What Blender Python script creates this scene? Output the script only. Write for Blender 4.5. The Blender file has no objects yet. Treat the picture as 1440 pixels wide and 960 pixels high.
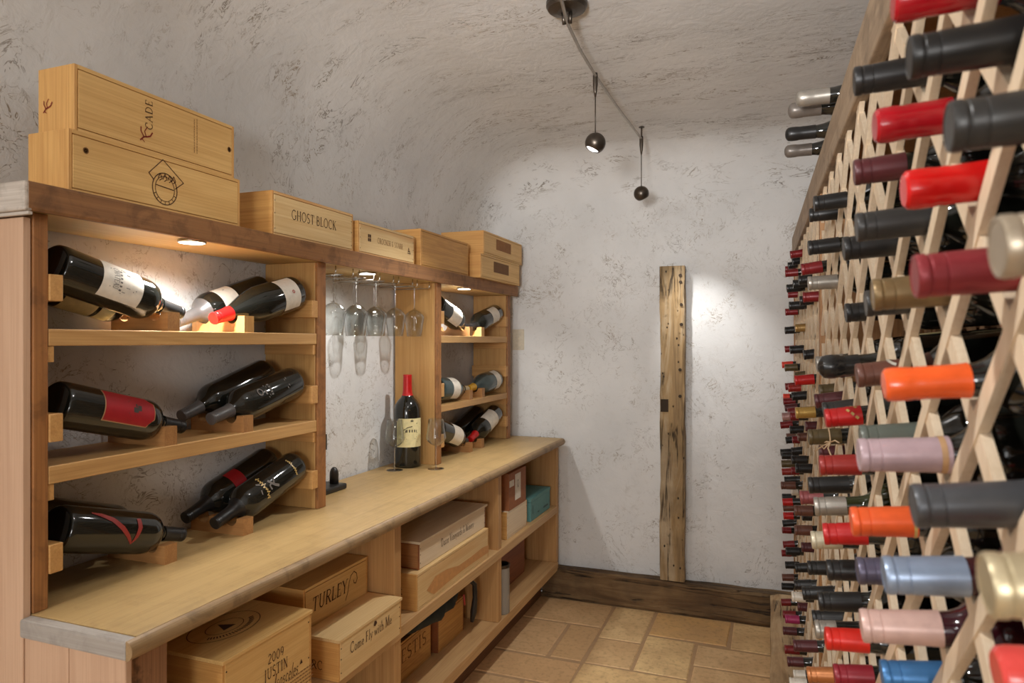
# wine cellar: hutch, base cabinet, crates, bottles, lattice rack
PUCK_W, LAMP1_W, LAMP2_W = 13.0, 46.0, 42.0
KEY_W, KEY2_W, KEY3_W, GLOBE_W, HALL_W, HALL2_W, SIDE_W, WORLD_S = 5.0, 66.0, 50.0, 2.0, 210.0, 46.0, 34.0, 0.35
EXPOSURE = -0.18
import bpy, bmesh, math, random
from mathutils import Vector, Matrix
random.seed(7)
C = bpy.context.scene.collection
PI = math.pi

# ------------------------------------------------------------------ helpers
def srgb(r, g, b):
    def f(c):
        c /= 255.0
        return c / 12.92 if c <= 0.04045 else ((c + 0.055) / 1.055) ** 2.4
    return (f(r), f(g), f(b), 1.0)

def link(name, bm, mat, parent=None, world=True, smooth=False, kind=None):
    """one mesh object; a part's mesh is moved into its thing's frame"""
    me = bpy.data.meshes.new(name)
    if parent is not None and world:
        root = parent
        off = Vector((0, 0, 0))
        while root is not None:
            off += Vector(root.location)
            root = root.parent
        bmesh.ops.translate(bm, vec=-off, verts=bm.verts)
    bm.normal_update()
    bm.to_mesh(me)
    bm.free()
    for m in (mat if isinstance(mat, (list, tuple)) else [mat]):
        me.materials.append(m)
    if smooth:
        for p in me.polygons:
            p.use_smooth = True
    o = bpy.data.objects.new(name, me)
    C.objects.link(o)
    if parent is not None:
        o.parent = parent
    if kind:
        o['kind'] = kind
    return o

def inst(name, me, parent):
    o = bpy.data.objects.new(name, me)
    C.objects.link(o)
    o.parent = parent
    return o

def thing(name, label, cat, loc=(0, 0, 0), group=None):
    o = bpy.data.objects.new(name, None)
    C.objects.link(o)
    o.location = loc
    o.empty_display_size = 0.05
    o['label'] = label
    o['category'] = cat
    if group:
        o['group'] = group
    return o

def tag(o, label, cat, group=None):
    o['label'] = label
    o['category'] = cat
    if group:
        o['group'] = group
    return o

def box(bm, x0, x1, y0, y1, z0, z1, bev=0.0, seg=2):
    vs = [bm.verts.new(p) for p in ((x0, y0, z0), (x1, y0, z0), (x1, y1, z0), (x0, y1, z0),
                                    (x0, y0, z1), (x1, y0, z1), (x1, y1, z1), (x0, y1, z1))]
    fs = [bm.faces.new([vs[i] for i in q]) for q in
          ((3, 2, 1, 0), (4, 5, 6, 7), (0, 1, 5, 4), (1, 2, 6, 5), (2, 3, 7, 6), (3, 0, 4, 7))]
    if bev > 0:
        es = list({e for f in fs for e in f.edges})
        bmesh.ops.bevel(bm, geom=es, offset=bev, segments=seg, affect='EDGES', profile=0.5)
    return bm

def newbox(*a, **k):
    return box(bmesh.new(), *a, **k)

def lathe(bm, prof, seg=32, cap0=True, cap1=True, M=None):
    rings = []
    for r, z in prof:
        ring = []
        for i in range(seg):
            a = 2 * PI * i / seg
            p = Vector((r * math.cos(a), r * math.sin(a), z))
            ring.append(bm.verts.new(M @ p if M else p))
        rings.append(ring)
    for a, b in zip(rings[:-1], rings[1:]):
        for i in range(seg):
            j = (i + 1) % seg
            bm.faces.new((a[i], a[j], b[j], b[i]))
    if cap0:
        bm.faces.new(list(reversed(rings[0])))
    if cap1:
        bm.faces.new(rings[-1])
    return bm

def tube(bm, pts, r, seg=10, closed=False):
    pts = [Vector(p) for p in pts]
    n = len(pts)
    rings = []
    up = Vector((0, 0, 1))
    prev = None
    for i, p in enumerate(pts):
        a = pts[max(i - 1, 0)]
        b = pts[min(i + 1, n - 1)]
        t = (b - a).normalized()
        if prev is None:
            u = t.cross(up)
            if u.length < 1e-3:
                u = t.cross(Vector((1, 0, 0)))
        else:
            u = prev - t * prev.dot(t)
        u.normalize()
        prev = u
        v = t.cross(u)
        rr = r[i] if isinstance(r, (list, tuple)) else r
        rings.append([bm.verts.new(p + u * rr * math.cos(2 * PI * k / seg) + v * rr * math.sin(2 * PI * k / seg)) for k in range(seg)])
    for a, b in zip(rings[:-1], rings[1:]):
        for i in range(seg):
            j = (i + 1) % seg
            bm.faces.new((a[i], a[j], b[j], b[i]))
    bm.faces.new(list(reversed(rings[0])))
    bm.faces.new(rings[-1])
    return bm

def prism(bm, poly, axis, a0, a1):
    """extrude a 2D polygon along 'X','Y' or 'Z'"""
    def P(u, v, w):
        return {'X': (w, u, v), 'Y': (u, w, v), 'Z': (u, v, w)}[axis]
    A = [bm.verts.new(P(u, v, a0)) for u, v in poly]
    B = [bm.verts.new(P(u, v, a1)) for u, v in poly]
    n = len(poly)
    for i in range(n):
        j = (i + 1) % n
        bm.faces.new((A[i], A[j], B[j], B[i]))
    bm.faces.new(list(reversed(A)))
    bm.faces.new(B)
    bmesh.ops.recalc_face_normals(bm, faces=bm.faces)
    return bm

# ------------------------------------------------------------------ materials
class NT:
    def __init__(self, name):
        self.m = bpy.data.materials.new(name)
        self.m.use_nodes = True
        self.t = self.m.node_tree
        self.t.nodes.clear()
        self.out = self.n('ShaderNodeOutputMaterial')
        self.b = self.n('ShaderNodeBsdfPrincipled')
        self.l(self.b.outputs[0], self.out.inputs[0])
    def n(self, t, **k):
        o = self.t.nodes.new(t)
        for a, v in k.items():
            setattr(o, a, v)
        return o
    def l(self, a, b):
        self.t.links.new(a, b)
    def noise(self, vec, scale, detail=4, rough=0.55, dist=0.0, out=0):
        o = self.n('ShaderNodeTexNoise')
        o.inputs['Scale'].default_value = scale
        o.inputs['Detail'].default_value = detail
        o.inputs['Roughness'].default_value = rough
        o.inputs['Distortion'].default_value = dist
        self.l(vec, o.inputs['Vector'])
        return o.outputs[out]
    def ramp(self, fac, stops, interp='LINEAR'):
        o = self.n('ShaderNodeValToRGB')
        o.color_ramp.interpolation = interp
        el = o.color_ramp.elements
        while len(el) > 1:
            el.remove(el[-1])
        for i, (p, c) in enumerate(stops):
            if not isinstance(c, (tuple, list)):
                c = (c, c, c, 1)
            if i == 0:
                el[0].position = p
                el[0].color = c
            else:
                e = el.new(p)
                e.color = c
        self.l(fac, o.inputs[0])
        return o.outputs[0]
    def math(self, op, a, b=None, clamp=False):
        o = self.n('ShaderNodeMath', operation=op, use_clamp=clamp)
        for i, v in enumerate((a, b)):
            if v is None:
                continue
            if isinstance(v, (int, float)):
                o.inputs[i].default_value = v
            else:
                self.l(v, o.inputs[i])
        return o.outputs[0]
    def mix(self, fac, a, b, mode='MIX'):
        o = self.n('ShaderNodeMix', data_type='RGBA', blend_type=mode)
        for i, v in ((0, fac), (6, a), (7, b)):
            if isinstance(v, (int, float)):
                o.inputs[i].default_value = v
            elif isinstance(v, (tuple, list)):
                o.inputs[i].default_value = v
            else:
                self.l(v, o.inputs[i])
        return o.outputs[2]
    def coord(self, rand=True, scale=(1, 1, 1), rot=(0, 0, 0)):
        tc = self.n('ShaderNodeTexCoord')
        vec = tc.outputs['Object']
        if rand:
            oi = self.n('ShaderNodeObjectInfo')
            s = self.n('ShaderNodeVectorMath', operation='SCALE')
            s.inputs[0].default_value = (13.0, 7.0, 19.0)
            self.l(oi.outputs['Random'], s.inputs['Scale'])
            a = self.n('ShaderNodeVectorMath', operation='ADD')
            self.l(vec, a.inputs[0])
            self.l(s.outputs[0], a.inputs[1])
            vec = a.outputs[0]
        mp = self.n('ShaderNodeMapping')
        mp.inputs['Scale'].default_value = scale
        mp.inputs['Rotation'].default_value = rot
        self.l(vec, mp.inputs['Vector'])
        return mp.outputs[0]
    def bump(self, h, strength=0.3, dist=0.01):
        o = self.n('ShaderNodeBump')
        o.inputs['Strength'].default_value = strength
        o.inputs['Distance'].default_value = dist
        self.l(h, o.inputs['Height'])
        self.l(o.outputs[0], self.b.inputs['Normal'])
        return o
    def set(self, **k):
        for a, v in k.items():
            i = self.b.inputs[a.replace('_', ' ')]
            if isinstance(v, (int, float, tuple, list)):
                i.default_value = v
            else:
                self.l(v, i)
        return self.m

_cache = {}
def plain(name, rgb, rough=0.5, metal=0.0, **k):
    if name in _cache:
        return _cache[name]
    t = NT(name)
    v = t.coord(rand=True)
    n = t.noise(v, 60, 3)
    c = srgb(*rgb)
    col = t.mix(t.ramp(n, [(0.3, 0.0), (0.7, 1.0)]), tuple(x * 0.9 for x in c[:3]) + (1,), tuple(min(x * 1.08, 1) for x in c[:3]) + (1,))
    _cache[name] = t.set(Base_Color=col, Roughness=rough, Metallic=metal, **k)
    return _cache[name]

def wood(name, light, dark, axis='Y', ring=1.0, rough=0.55, knots=0.0, streak=None, bump=0.15, contrast=1.0, worn=0.0):
    """straight-grained timber, grain along an object axis"""
    t = NT(name)
    k = 0.09
    sc = {'X': (k, 1, 1), 'Y': (1, k, 1), 'Z': (1, 1, k)}[axis]
    v = t.coord(scale=sc)
    big = t.noise(v, 9 * ring, 3, 0.5, 1.1)
    w = t.n('ShaderNodeMath', operation='SINE')
    t.l(t.math('MULTIPLY', big, 34.0), w.inputs[0])
    rings = t.math('ADD', t.math('MULTIPLY', w.outputs[0], 0.5), 0.5)
    rings = t.math('POWER', rings, 1.6)
    k2 = 0.012
    sc2 = {'X': (k2, 1, 1), 'Y': (1, k2, 1), 'Z': (1, 1, k2)}[axis]
    v2 = t.coord(scale=sc2)
    fib = t.noise(v2, 260, 3, 0.6)
    tone = t.noise(t.coord(scale=sc), 3.0, 2, 0.5)
    L, D = srgb(*light), srgb(*dark)
    M = tuple((a + b) / 2 for a, b in zip(L, D))
    base = t.mix(t.math('MULTIPLY', rings, 0.55 * contrast), L, M)
    base = t.mix(t.ramp(fib, [(0.42, 0.0), (0.75, 0.55 * contrast)]), base, D)
    base = t.mix(t.ramp(tone, [(0.35, 0.0), (0.75, 0.5 * contrast)]), base, M)
    if streak:
        vs = t.coord(scale=tuple(x * 0.8 if x < 1 else 1 for x in sc))
        s = t.noise(vs, 7, 4, 0.6, 0.6)
        base = t.mix(t.ramp(s, [(0.56, 0.0), (0.72, 0.8)]), base, srgb(*streak))
    if knots > 0:
        vk = t.coord(scale={'X': (0.45, 1, 1), 'Y': (1, 0.45, 1), 'Z': (1, 1, 0.45)}[axis])
        vo = t.n('ShaderNodeTexVoronoi')
        vo.inputs['Scale'].default_value = 7.0
        t.l(vk, vo.inputs['Vector'])
        sep = t.n('ShaderNodeSeparateColor')
        t.l(vo.outputs['Color'], sep.inputs[0])
        on = t.math('GREATER_THAN', sep.outputs[0], 1.0 - knots)
        kn = t.ramp(vo.outputs['Distance'], [(0.05, 1.0), (0.13, 0.35), (0.2, 0.0)])
        base = t.mix(t.math('MULTIPLY', kn, on), base, srgb(dark[0] * 0.55, dark[1] * 0.45, dark[2] * 0.35))
    if worn > 0:
        wv = t.noise(t.coord(), 14, 6, 0.65, 0.5)
        base = t.mix(t.ramp(wv, [(0.5, 0.0), (0.62, worn)]), base, srgb(dark[0] * 0.5, dark[1] * 0.45, dark[2] * 0.4))
    t.bump(t.math('ADD', t.math('MULTIPLY', fib, 0.6), t.math('MULTIPLY', rings, 0.3)), bump, 0.004)
    return t.set(Base_Color=base, Roughness=rough)

def timber(name, axis, light, mid, dark):
    """old weathered beam: cracks, worm holes, grey bleaching"""
    t = NT(name)
    k = 0.1
    sc = {'X': (k, 1, 1), 'Y': (1, k, 1), 'Z': (1, 1, k)}[axis]
    v = t.coord(scale=sc)
    n1 = t.noise(v, 16, 6, 0.65, 0.8)
    n2 = t.noise(t.coord(scale=sc), 60, 4, 0.6)
    n3 = t.noise(t.coord(), 5, 4, 0.6)
    col = t.ramp(n1, [(0.28, srgb(*dark)), (0.45, srgb(*mid)), (0.62, srgb(*light)), (0.8, srgb(*mid))])
    col = t.mix(t.ramp(n3, [(0.4, 0.0), (0.65, 0.6)]), col, srgb(*[c * 0.72 for c in mid]))
    crack = t.noise(t.coord(scale=tuple(x * 0.5 if x < 1 else x for x in sc)), 11, 5, 0.6, 1.2)
    cr = t.ramp(t.math('ABSOLUTE', t.math('SUBTRACT', crack, 0.5)), [(0.0, 0.9), (0.010, 0.6), (0.018, 0.0)])
    cm = t.ramp(n3, [(0.42, 0.0), (0.55, 1.0)])
    cr = t.math('MULTIPLY', cr, cm)
    vo = t.n('ShaderNodeTexVoronoi')
    vo.inputs['Scale'].default_value = 38
    t.l(t.coord(scale={'X': (0.6, 1, 1), 'Y': (1, 0.6, 1), 'Z': (1, 1, 0.6)}[axis]), vo.inputs['Vector'])
    sep = t.n('ShaderNodeSeparateColor')
    t.l(vo.outputs['Color'], sep.inputs[0])
    hole = t.math('MULTIPLY', t.ramp(vo.outputs['Distance'], [(0.1, 1.0), (0.18, 0.0)]), t.math('GREATER_THAN', sep.outputs[1], 0.86))
    dk = t.math('MAXIMUM', cr, hole)
    col = t.mix(dk, col, srgb(28, 18, 10))
    h = t.math('SUBTRACT', t.math('ADD', t.math('MULTIPLY', n1, 0.7), t.math('MULTIPLY', n2, 0.4)), dk)
    t.bump(h, 0.7, 0.012)
    return t.set(Base_Color=col, Roughness=0.8)

def plaster(name, stretch=(1, 1, 1), marks=1.0, wide=1.0, more=0.0, tint=(219, 219, 218), seed=0.0):
    """hand-trowelled lime plaster with fine brown trowel scratches"""
    t = NT(name)
    v = t.coord(rand=False)
    vs = t.coord(rand=False, scale=stretch)
    n1 = t.noise(v, 2.2, 4, 0.55)
    lo, hi = srgb(*[c * 0.955 for c in tint]), srgb(*[min(c * 1.02, 255) for c in tint])
    col = t.mix(t.ramp(n1, [(0.35, 0.0), (0.65, 1.0)]), lo, hi)
    tot = None
    # (noise scale, distortion, line half-width, patch scale, patch threshold lo/hi)
    for k, (sca, dist, width, msc, lo_, hi_, off) in enumerate((
            (7.0, 2.6, 0.011, 2.6, 0.49, 0.60, 0.0),
            (12.0, 2.0, 0.014, 3.6, 0.51, 0.62, 3.1),
            (20.0, 1.6, 0.020, 4.4, 0.54, 0.64, 5.3),
            (4.5, 3.6, 0.007, 2.2, 0.46, 0.60, 7.7))):
        width *= wide
        lo_, hi_ = lo_ - more, hi_ - more
        mp = t.n('ShaderNodeMapping')
        mp.inputs['Location'].default_value = (off + seed, off * 2, off * 0.7)
        mp.inputs['Rotation'].default_value = (0.4 * k, 0.5 * k, 0.7 * k) if stretch == (1, 1, 1) else (0, 0, 0.12 * (k - 1.5))
        t.l(vs, mp.inputs['Vector'])
        n = t.noise(mp.outputs[0], sca, 4, 0.6, dist)
        line = t.ramp(t.math('ABSOLUTE', t.math('SUBTRACT', n, 0.5)), [(0.0, 1.0), (width * 0.45, 0.85), (width, 0.0)])
        m = t.ramp(t.noise(mp.outputs[0], msc, 4, 0.65), [(lo_, 0.0), (hi_, 1.0)])
        br = t.ramp(t.noise(mp.outputs[0], sca * 0.9, 3, 0.6), [(0.46, 0.0), (0.54, 1.0)])
        x = t.math('MULTIPLY', t.math('MULTIPLY', line, m), br)
        tot = x if tot is None else t.math('MAXIMUM', tot, x)
    blot = t.math('MULTIPLY', t.ramp(t.noise(vs, 26, 6, 0.7, 0.8), [(0.53, 0.0), (0.66, 1.0)]),
                  t.ramp(t.noise(vs, 2.8, 4, 0.6), [(0.53, 0.0), (0.68, 1.0)]))
    tot = t.math('MAXIMUM', tot, t.math('MULTIPLY', blot, 0.22))
    tone = t.noise(vs, 3.0, 3)
    ink = t.mix(t.ramp(tone, [(0.4, 0.0), (0.6, 1.0)]), srgb(128, 108, 76), srgb(118, 110, 100))
    col = t.mix(t.math('MULTIPLY', tot, 0.85 * marks), col, ink)
    h = t.math('ADD', t.math('MULTIPLY', t.noise(v, 11, 4, 0.55, 1.2), 0.8), t.math('MULTIPLY', t.noise(v, 42, 4, 0.6, 0.5), 0.25))
    h = t.math('SUBTRACT', h, t.math('MULTIPLY', tot, 0.35))
    t.bump(h, 0.28, 0.014)
    return t.set(Base_Color=col, Roughness=0.88)

PINE = dict(light=(226, 184, 122), dark=(176, 122, 62))
m_crate_y = wood('crate_pine', (226, 186, 119), (185, 132, 66), 'Y', 0.8, 0.5, knots=0.06)
m_crate_pale = wood('crate_pale_pine', (228, 198, 144), (197, 153, 93), 'Y', 0.7, 0.5, knots=0.05, streak=(200, 141, 80))
m_crate_white = wood('crate_white_pine', (232, 213, 183), (202, 173, 133), 'Y', 0.7, 0.55, knots=0.05)
m_crate_oak = wood('crate_oak', (210, 159, 87), (156, 101, 43), 'Y', 1.7, 0.5, contrast=1.2)
m_crate_side = wood('crate_side_pine', (216, 166, 97), (168, 108, 49), 'X', 0.8, 0.5)
m_crate_end = wood('crate_end_pine', (221, 172, 103), (168, 112, 53), 'Z', 1.0, 0.5)
m_crate_red = wood('crate_red_wood', (147, 83, 41), (94, 46, 19), 'Y', 0.9, 0.5, knots=0.1)
m_shelf = wood('shelf_pine', (209, 166, 107), (156, 109, 57), 'Y', 0.8, 0.5, knots=0.06)
m_upright = wood('upright_pine', (202, 159, 98), (152, 103, 51), 'Z', 0.9, 0.5, knots=0.05)
m_upright_edge = wood('upright_edge_fir', (166, 112, 62), (102, 62, 30), 'Z', 1.4, 0.55, worn=0.35)
m_block = wood('block_fir', (176, 128, 76), (126, 80, 42), 'X', 1.2, 0.55, knots=0.05)
m_cleat = wood('cleat_fir', (207, 159, 97), (157, 105, 51), 'X', 1.0, 0.55)
m_counter = wood('counter_plank', (190, 159, 107), (147, 114, 71), 'Y', 0.5, 0.42, contrast=0.7, worn=0.12)
m_counter_edge = wood('counter_edge', (164, 134, 94), (115, 89, 59), 'Y', 0.8, 0.5, worn=0.35)
m_counter_end = wood('counter_end_grey', (174, 166, 157), (136, 126, 117), 'X', 0.8, 0.6, worn=0.2)
m_pale_board = wood('pale_limed_board', (204, 168, 138), (164, 122, 94), 'Z', 0.7, 0.6, knots=0.12, contrast=0.7)
m_beam = wood('aged_shelf_edge', (154, 108, 66), (94, 60, 34), 'Y', 0.9, 0.65, worn=0.35, contrast=0.9)
m_beam_end = wood('limed_beam_end', (204, 194, 183), (147, 131, 115), 'X', 1.5, 0.75, worn=0.25)
m_soffit = wood('soffit_pine', (222, 191, 128), (181, 139, 82), 'Y', 0.7, 0.55, knots=0.04)
m_cab = wood('cabinet_pine', (203, 165, 115), (155, 109, 63), 'Y', 0.8, 0.5, knots=0.05)
m_cab_up = wood('cabinet_upright_pine', (199, 155, 100), (146, 97, 51), 'Z', 0.8, 0.5, knots=0.05)
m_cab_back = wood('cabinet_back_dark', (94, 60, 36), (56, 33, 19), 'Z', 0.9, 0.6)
m_stained = wood('dark_stained_post', (159, 114, 78), (90, 56, 35), 'Z', 1.0, 0.6, worn=0.7)
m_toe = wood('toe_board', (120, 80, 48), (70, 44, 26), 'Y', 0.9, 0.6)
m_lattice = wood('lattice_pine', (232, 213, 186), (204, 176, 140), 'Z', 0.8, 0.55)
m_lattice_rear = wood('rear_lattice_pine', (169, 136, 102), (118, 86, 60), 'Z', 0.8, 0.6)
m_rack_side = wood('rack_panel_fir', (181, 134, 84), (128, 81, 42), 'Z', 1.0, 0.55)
m_rail = wood('rack_rail_grey', (171, 149, 123), (116, 93, 72), 'Y', 1.0, 0.65, worn=0.35)
m_timber_x = timber('old_timber_baseboard', 'X', (132, 106, 72), (104, 78, 48), (70, 50, 32))
m_timber_z = timber('old_timber_post', 'Z', (182, 162, 132), (158, 130, 90), (116, 92, 62))
m_timber_y = timber('old_timber_sleeper', 'Y', (206, 178, 140), (180, 148, 108), (134, 104, 72))
m_wall = plaster('trowelled_plaster_wall')
m_ceil = plaster('trowelled_plaster_ceiling', stretch=(0.5, 1.5, 1), marks=0.95, wide=1.7, more=-0.022)
m_ink = plain('stamp_ink', (74, 44, 22), 0.8)
m_ink_faint = plain('faint_stamp_ink', (134, 92, 52), 0.8)
m_ink_red = plain('red_stamp_ink', (132, 40, 26), 0.8)
m_brown_stamp = plain('brown_branded_panel', (150, 102, 58), 0.8)
m_brown_stamp_dark = plain('dark_branded_panel', (118, 82, 50), 0.8)
m_nail = plain('nail_iron', (70, 52, 38), 0.5, 0.6)
m_metal_dark = plain('dark_bronze_metal', (92, 84, 76), 0.35, 0.9)
m_metal_wire = plain('satin_nickel_wire', (190, 186, 178), 0.25, 1.0)
m_metal_rail = plain('brushed_track_metal', (170, 162, 152), 0.35, 0.9)
m_black = plain('black_plastic', (34, 32, 31), 0.4)
m_black_cloth = plain('black_green_cloth', (36, 40, 36), 0.85)
m_teal = plain('teal_card', (92, 142, 140), 0.6)
m_teal_dark = plain('teal_print', (52, 84, 86), 0.6)
m_brown_card = plain('brown_card', (150, 92, 54), 0.65)
m_paper = plain('label_paper', (222, 214, 200), 0.7)
m_paper_cream = plain('label_cream_paper', (226, 214, 162), 0.7)
m_paper_red = plain('label_red_paper', (158, 22, 32), 0.5)
m_paper_red_edge = plain('label_gold_border', (178, 140, 100), 0.5)
m_print = plain('label_grey_print', (110, 104, 98), 0.8)
m_print_dark = plain('label_dark_print', (62, 58, 52), 0.8)
m_print_white = plain('white_print', (196, 190, 176), 0.6)
m_print_gold = plain('gold_print', (196, 164, 98), 0.4)
m_print_red = plain('red_brush_print', (150, 46, 40), 0.5)
m_pink = plain('pink_card', (222, 152, 170), 0.6)
m_twine = plain('raffia_twine', (206, 176, 140), 0.8)
m_switch = plain('switch_plastic', (206, 196, 176), 0.5)
m_rope_red = plain('red_ribbon_print', (170, 60, 50), 0.6)

def glass_dark():
    t = NT('dark_bottle_glass')
    v = t.coord(rand=True)
    n = t.noise(v, 20, 3)
    col = t.mix(n, (0.006, 0.006, 0.005, 1), (0.012, 0.013, 0.010, 1))
    return t.set(Base_Color=col, Roughness=t.ramp(t.noise(v, 35, 4), [(0.3, 0.05), (0.8, 0.13)]), Coat_Weight=0.4, Coat_Roughness=0.04)
m_glass = glass_dark()
m_glass_green = plain('green_bottle_glass', (44, 50, 20), 0.08)
m_glass_blue = plain('grey_green_bottle_glass', (62, 76, 76), 0.08)
m_liquid = plain('deep_red_neck', (52, 16, 24), 0.1)

def clear_glass(name='clear_glass', base=0.055):
    """thin blown glass: see-through, mirror-like toward grazing angles"""
    m = bpy.data.materials.new(name)
    m.use_nodes = True
    nt = m.node_tree
    nt.nodes.clear()
    o = nt.nodes.new('ShaderNodeOutputMaterial')
    mx = nt.nodes.new('ShaderNodeMixShader')
    tr = nt.nodes.new('ShaderNodeBsdfTransparent')
    gl = nt.nodes.new('ShaderNodeBsdfGlossy')
    lw = nt.nodes.new('ShaderNodeLayerWeight')
    pw = nt.nodes.new('ShaderNodeMath')
    ad = nt.nodes.new('ShaderNodeMath')
    tr.inputs[0].default_value = (.93, .94, .935, 1)
    gl.inputs['Roughness'].default_value = 0.02
    lw.inputs[0].default_value = 0.5
    pw.operation = 'POWER'
    pw.inputs[1].default_value = 3.0
    ad.operation = 'MULTIPLY_ADD'
    ad.inputs[1].default_value = 0.85
    ad.inputs[2].default_value = base
    nt.links.new(lw.outputs['Facing'], pw.inputs[0])
    nt.links.new(pw.outputs[0], ad.inputs[0])
    nt.links.new(ad.outputs[0], mx.inputs[0])
    nt.links.new(tr.outputs[0], mx.inputs[1])
    nt.links.new(gl.outputs[0], mx.inputs[2])
    nt.links.new(mx.outputs[0], o.inputs[0])
    return m
m_clear = clear_glass()
m_stem = clear_glass('solid_clear_glass', 0.30)

def smoky_glass():
    m = bpy.data.materials.new('smoky_vase_glass')
    m.use_nodes = True
    nt = m.node_tree
    nt.nodes.clear()
    o = nt.nodes.new('ShaderNodeOutputMaterial')
    mx = nt.nodes.new('ShaderNodeMixShader')
    tr = nt.nodes.new('ShaderNodeBsdfTransparent')
    pb = nt.nodes.new('ShaderNodeBsdfPrincipled')
    mx.inputs[0].default_value = 0.55
    tr.inputs[0].default_value = (.9, .9, .88, 1)
    pb.inputs['Base Color'].default_value = srgb(176, 168, 156)
    pb.inputs['Roughness'].default_value = 0.12
    nt.links.new(tr.outputs[0], mx.inputs[1])
    nt.links.new(pb.outputs[0], mx.inputs[2])
    nt.links.new(mx.outputs[0], o.inputs[0])
    return m
m_smoky = smoky_glass()
m_heart = plain('heartwood_streak', (202, 146, 88), 0.55)

def emitter(name, col, s):
    m = bpy.data.materials.new(name)
    m.use_nodes = True
    nt = m.node_tree
    nt.nodes.clear()
    o = nt.nodes.new('ShaderNodeOutputMaterial')
    e = nt.nodes.new('ShaderNodeEmission')
    e.inputs[0].default_value = col
    e.inputs[1].default_value = s
    nt.links.new(e.outputs[0], o.inputs[0])
    return m
m_emit = emitter('led_lens', (1.0, 0.95, 0.86, 1), 14.0)
m_emit_lamp = emitter('lamp_lens', (1.0, 0.97, 0.92, 1), 10.0)

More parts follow.
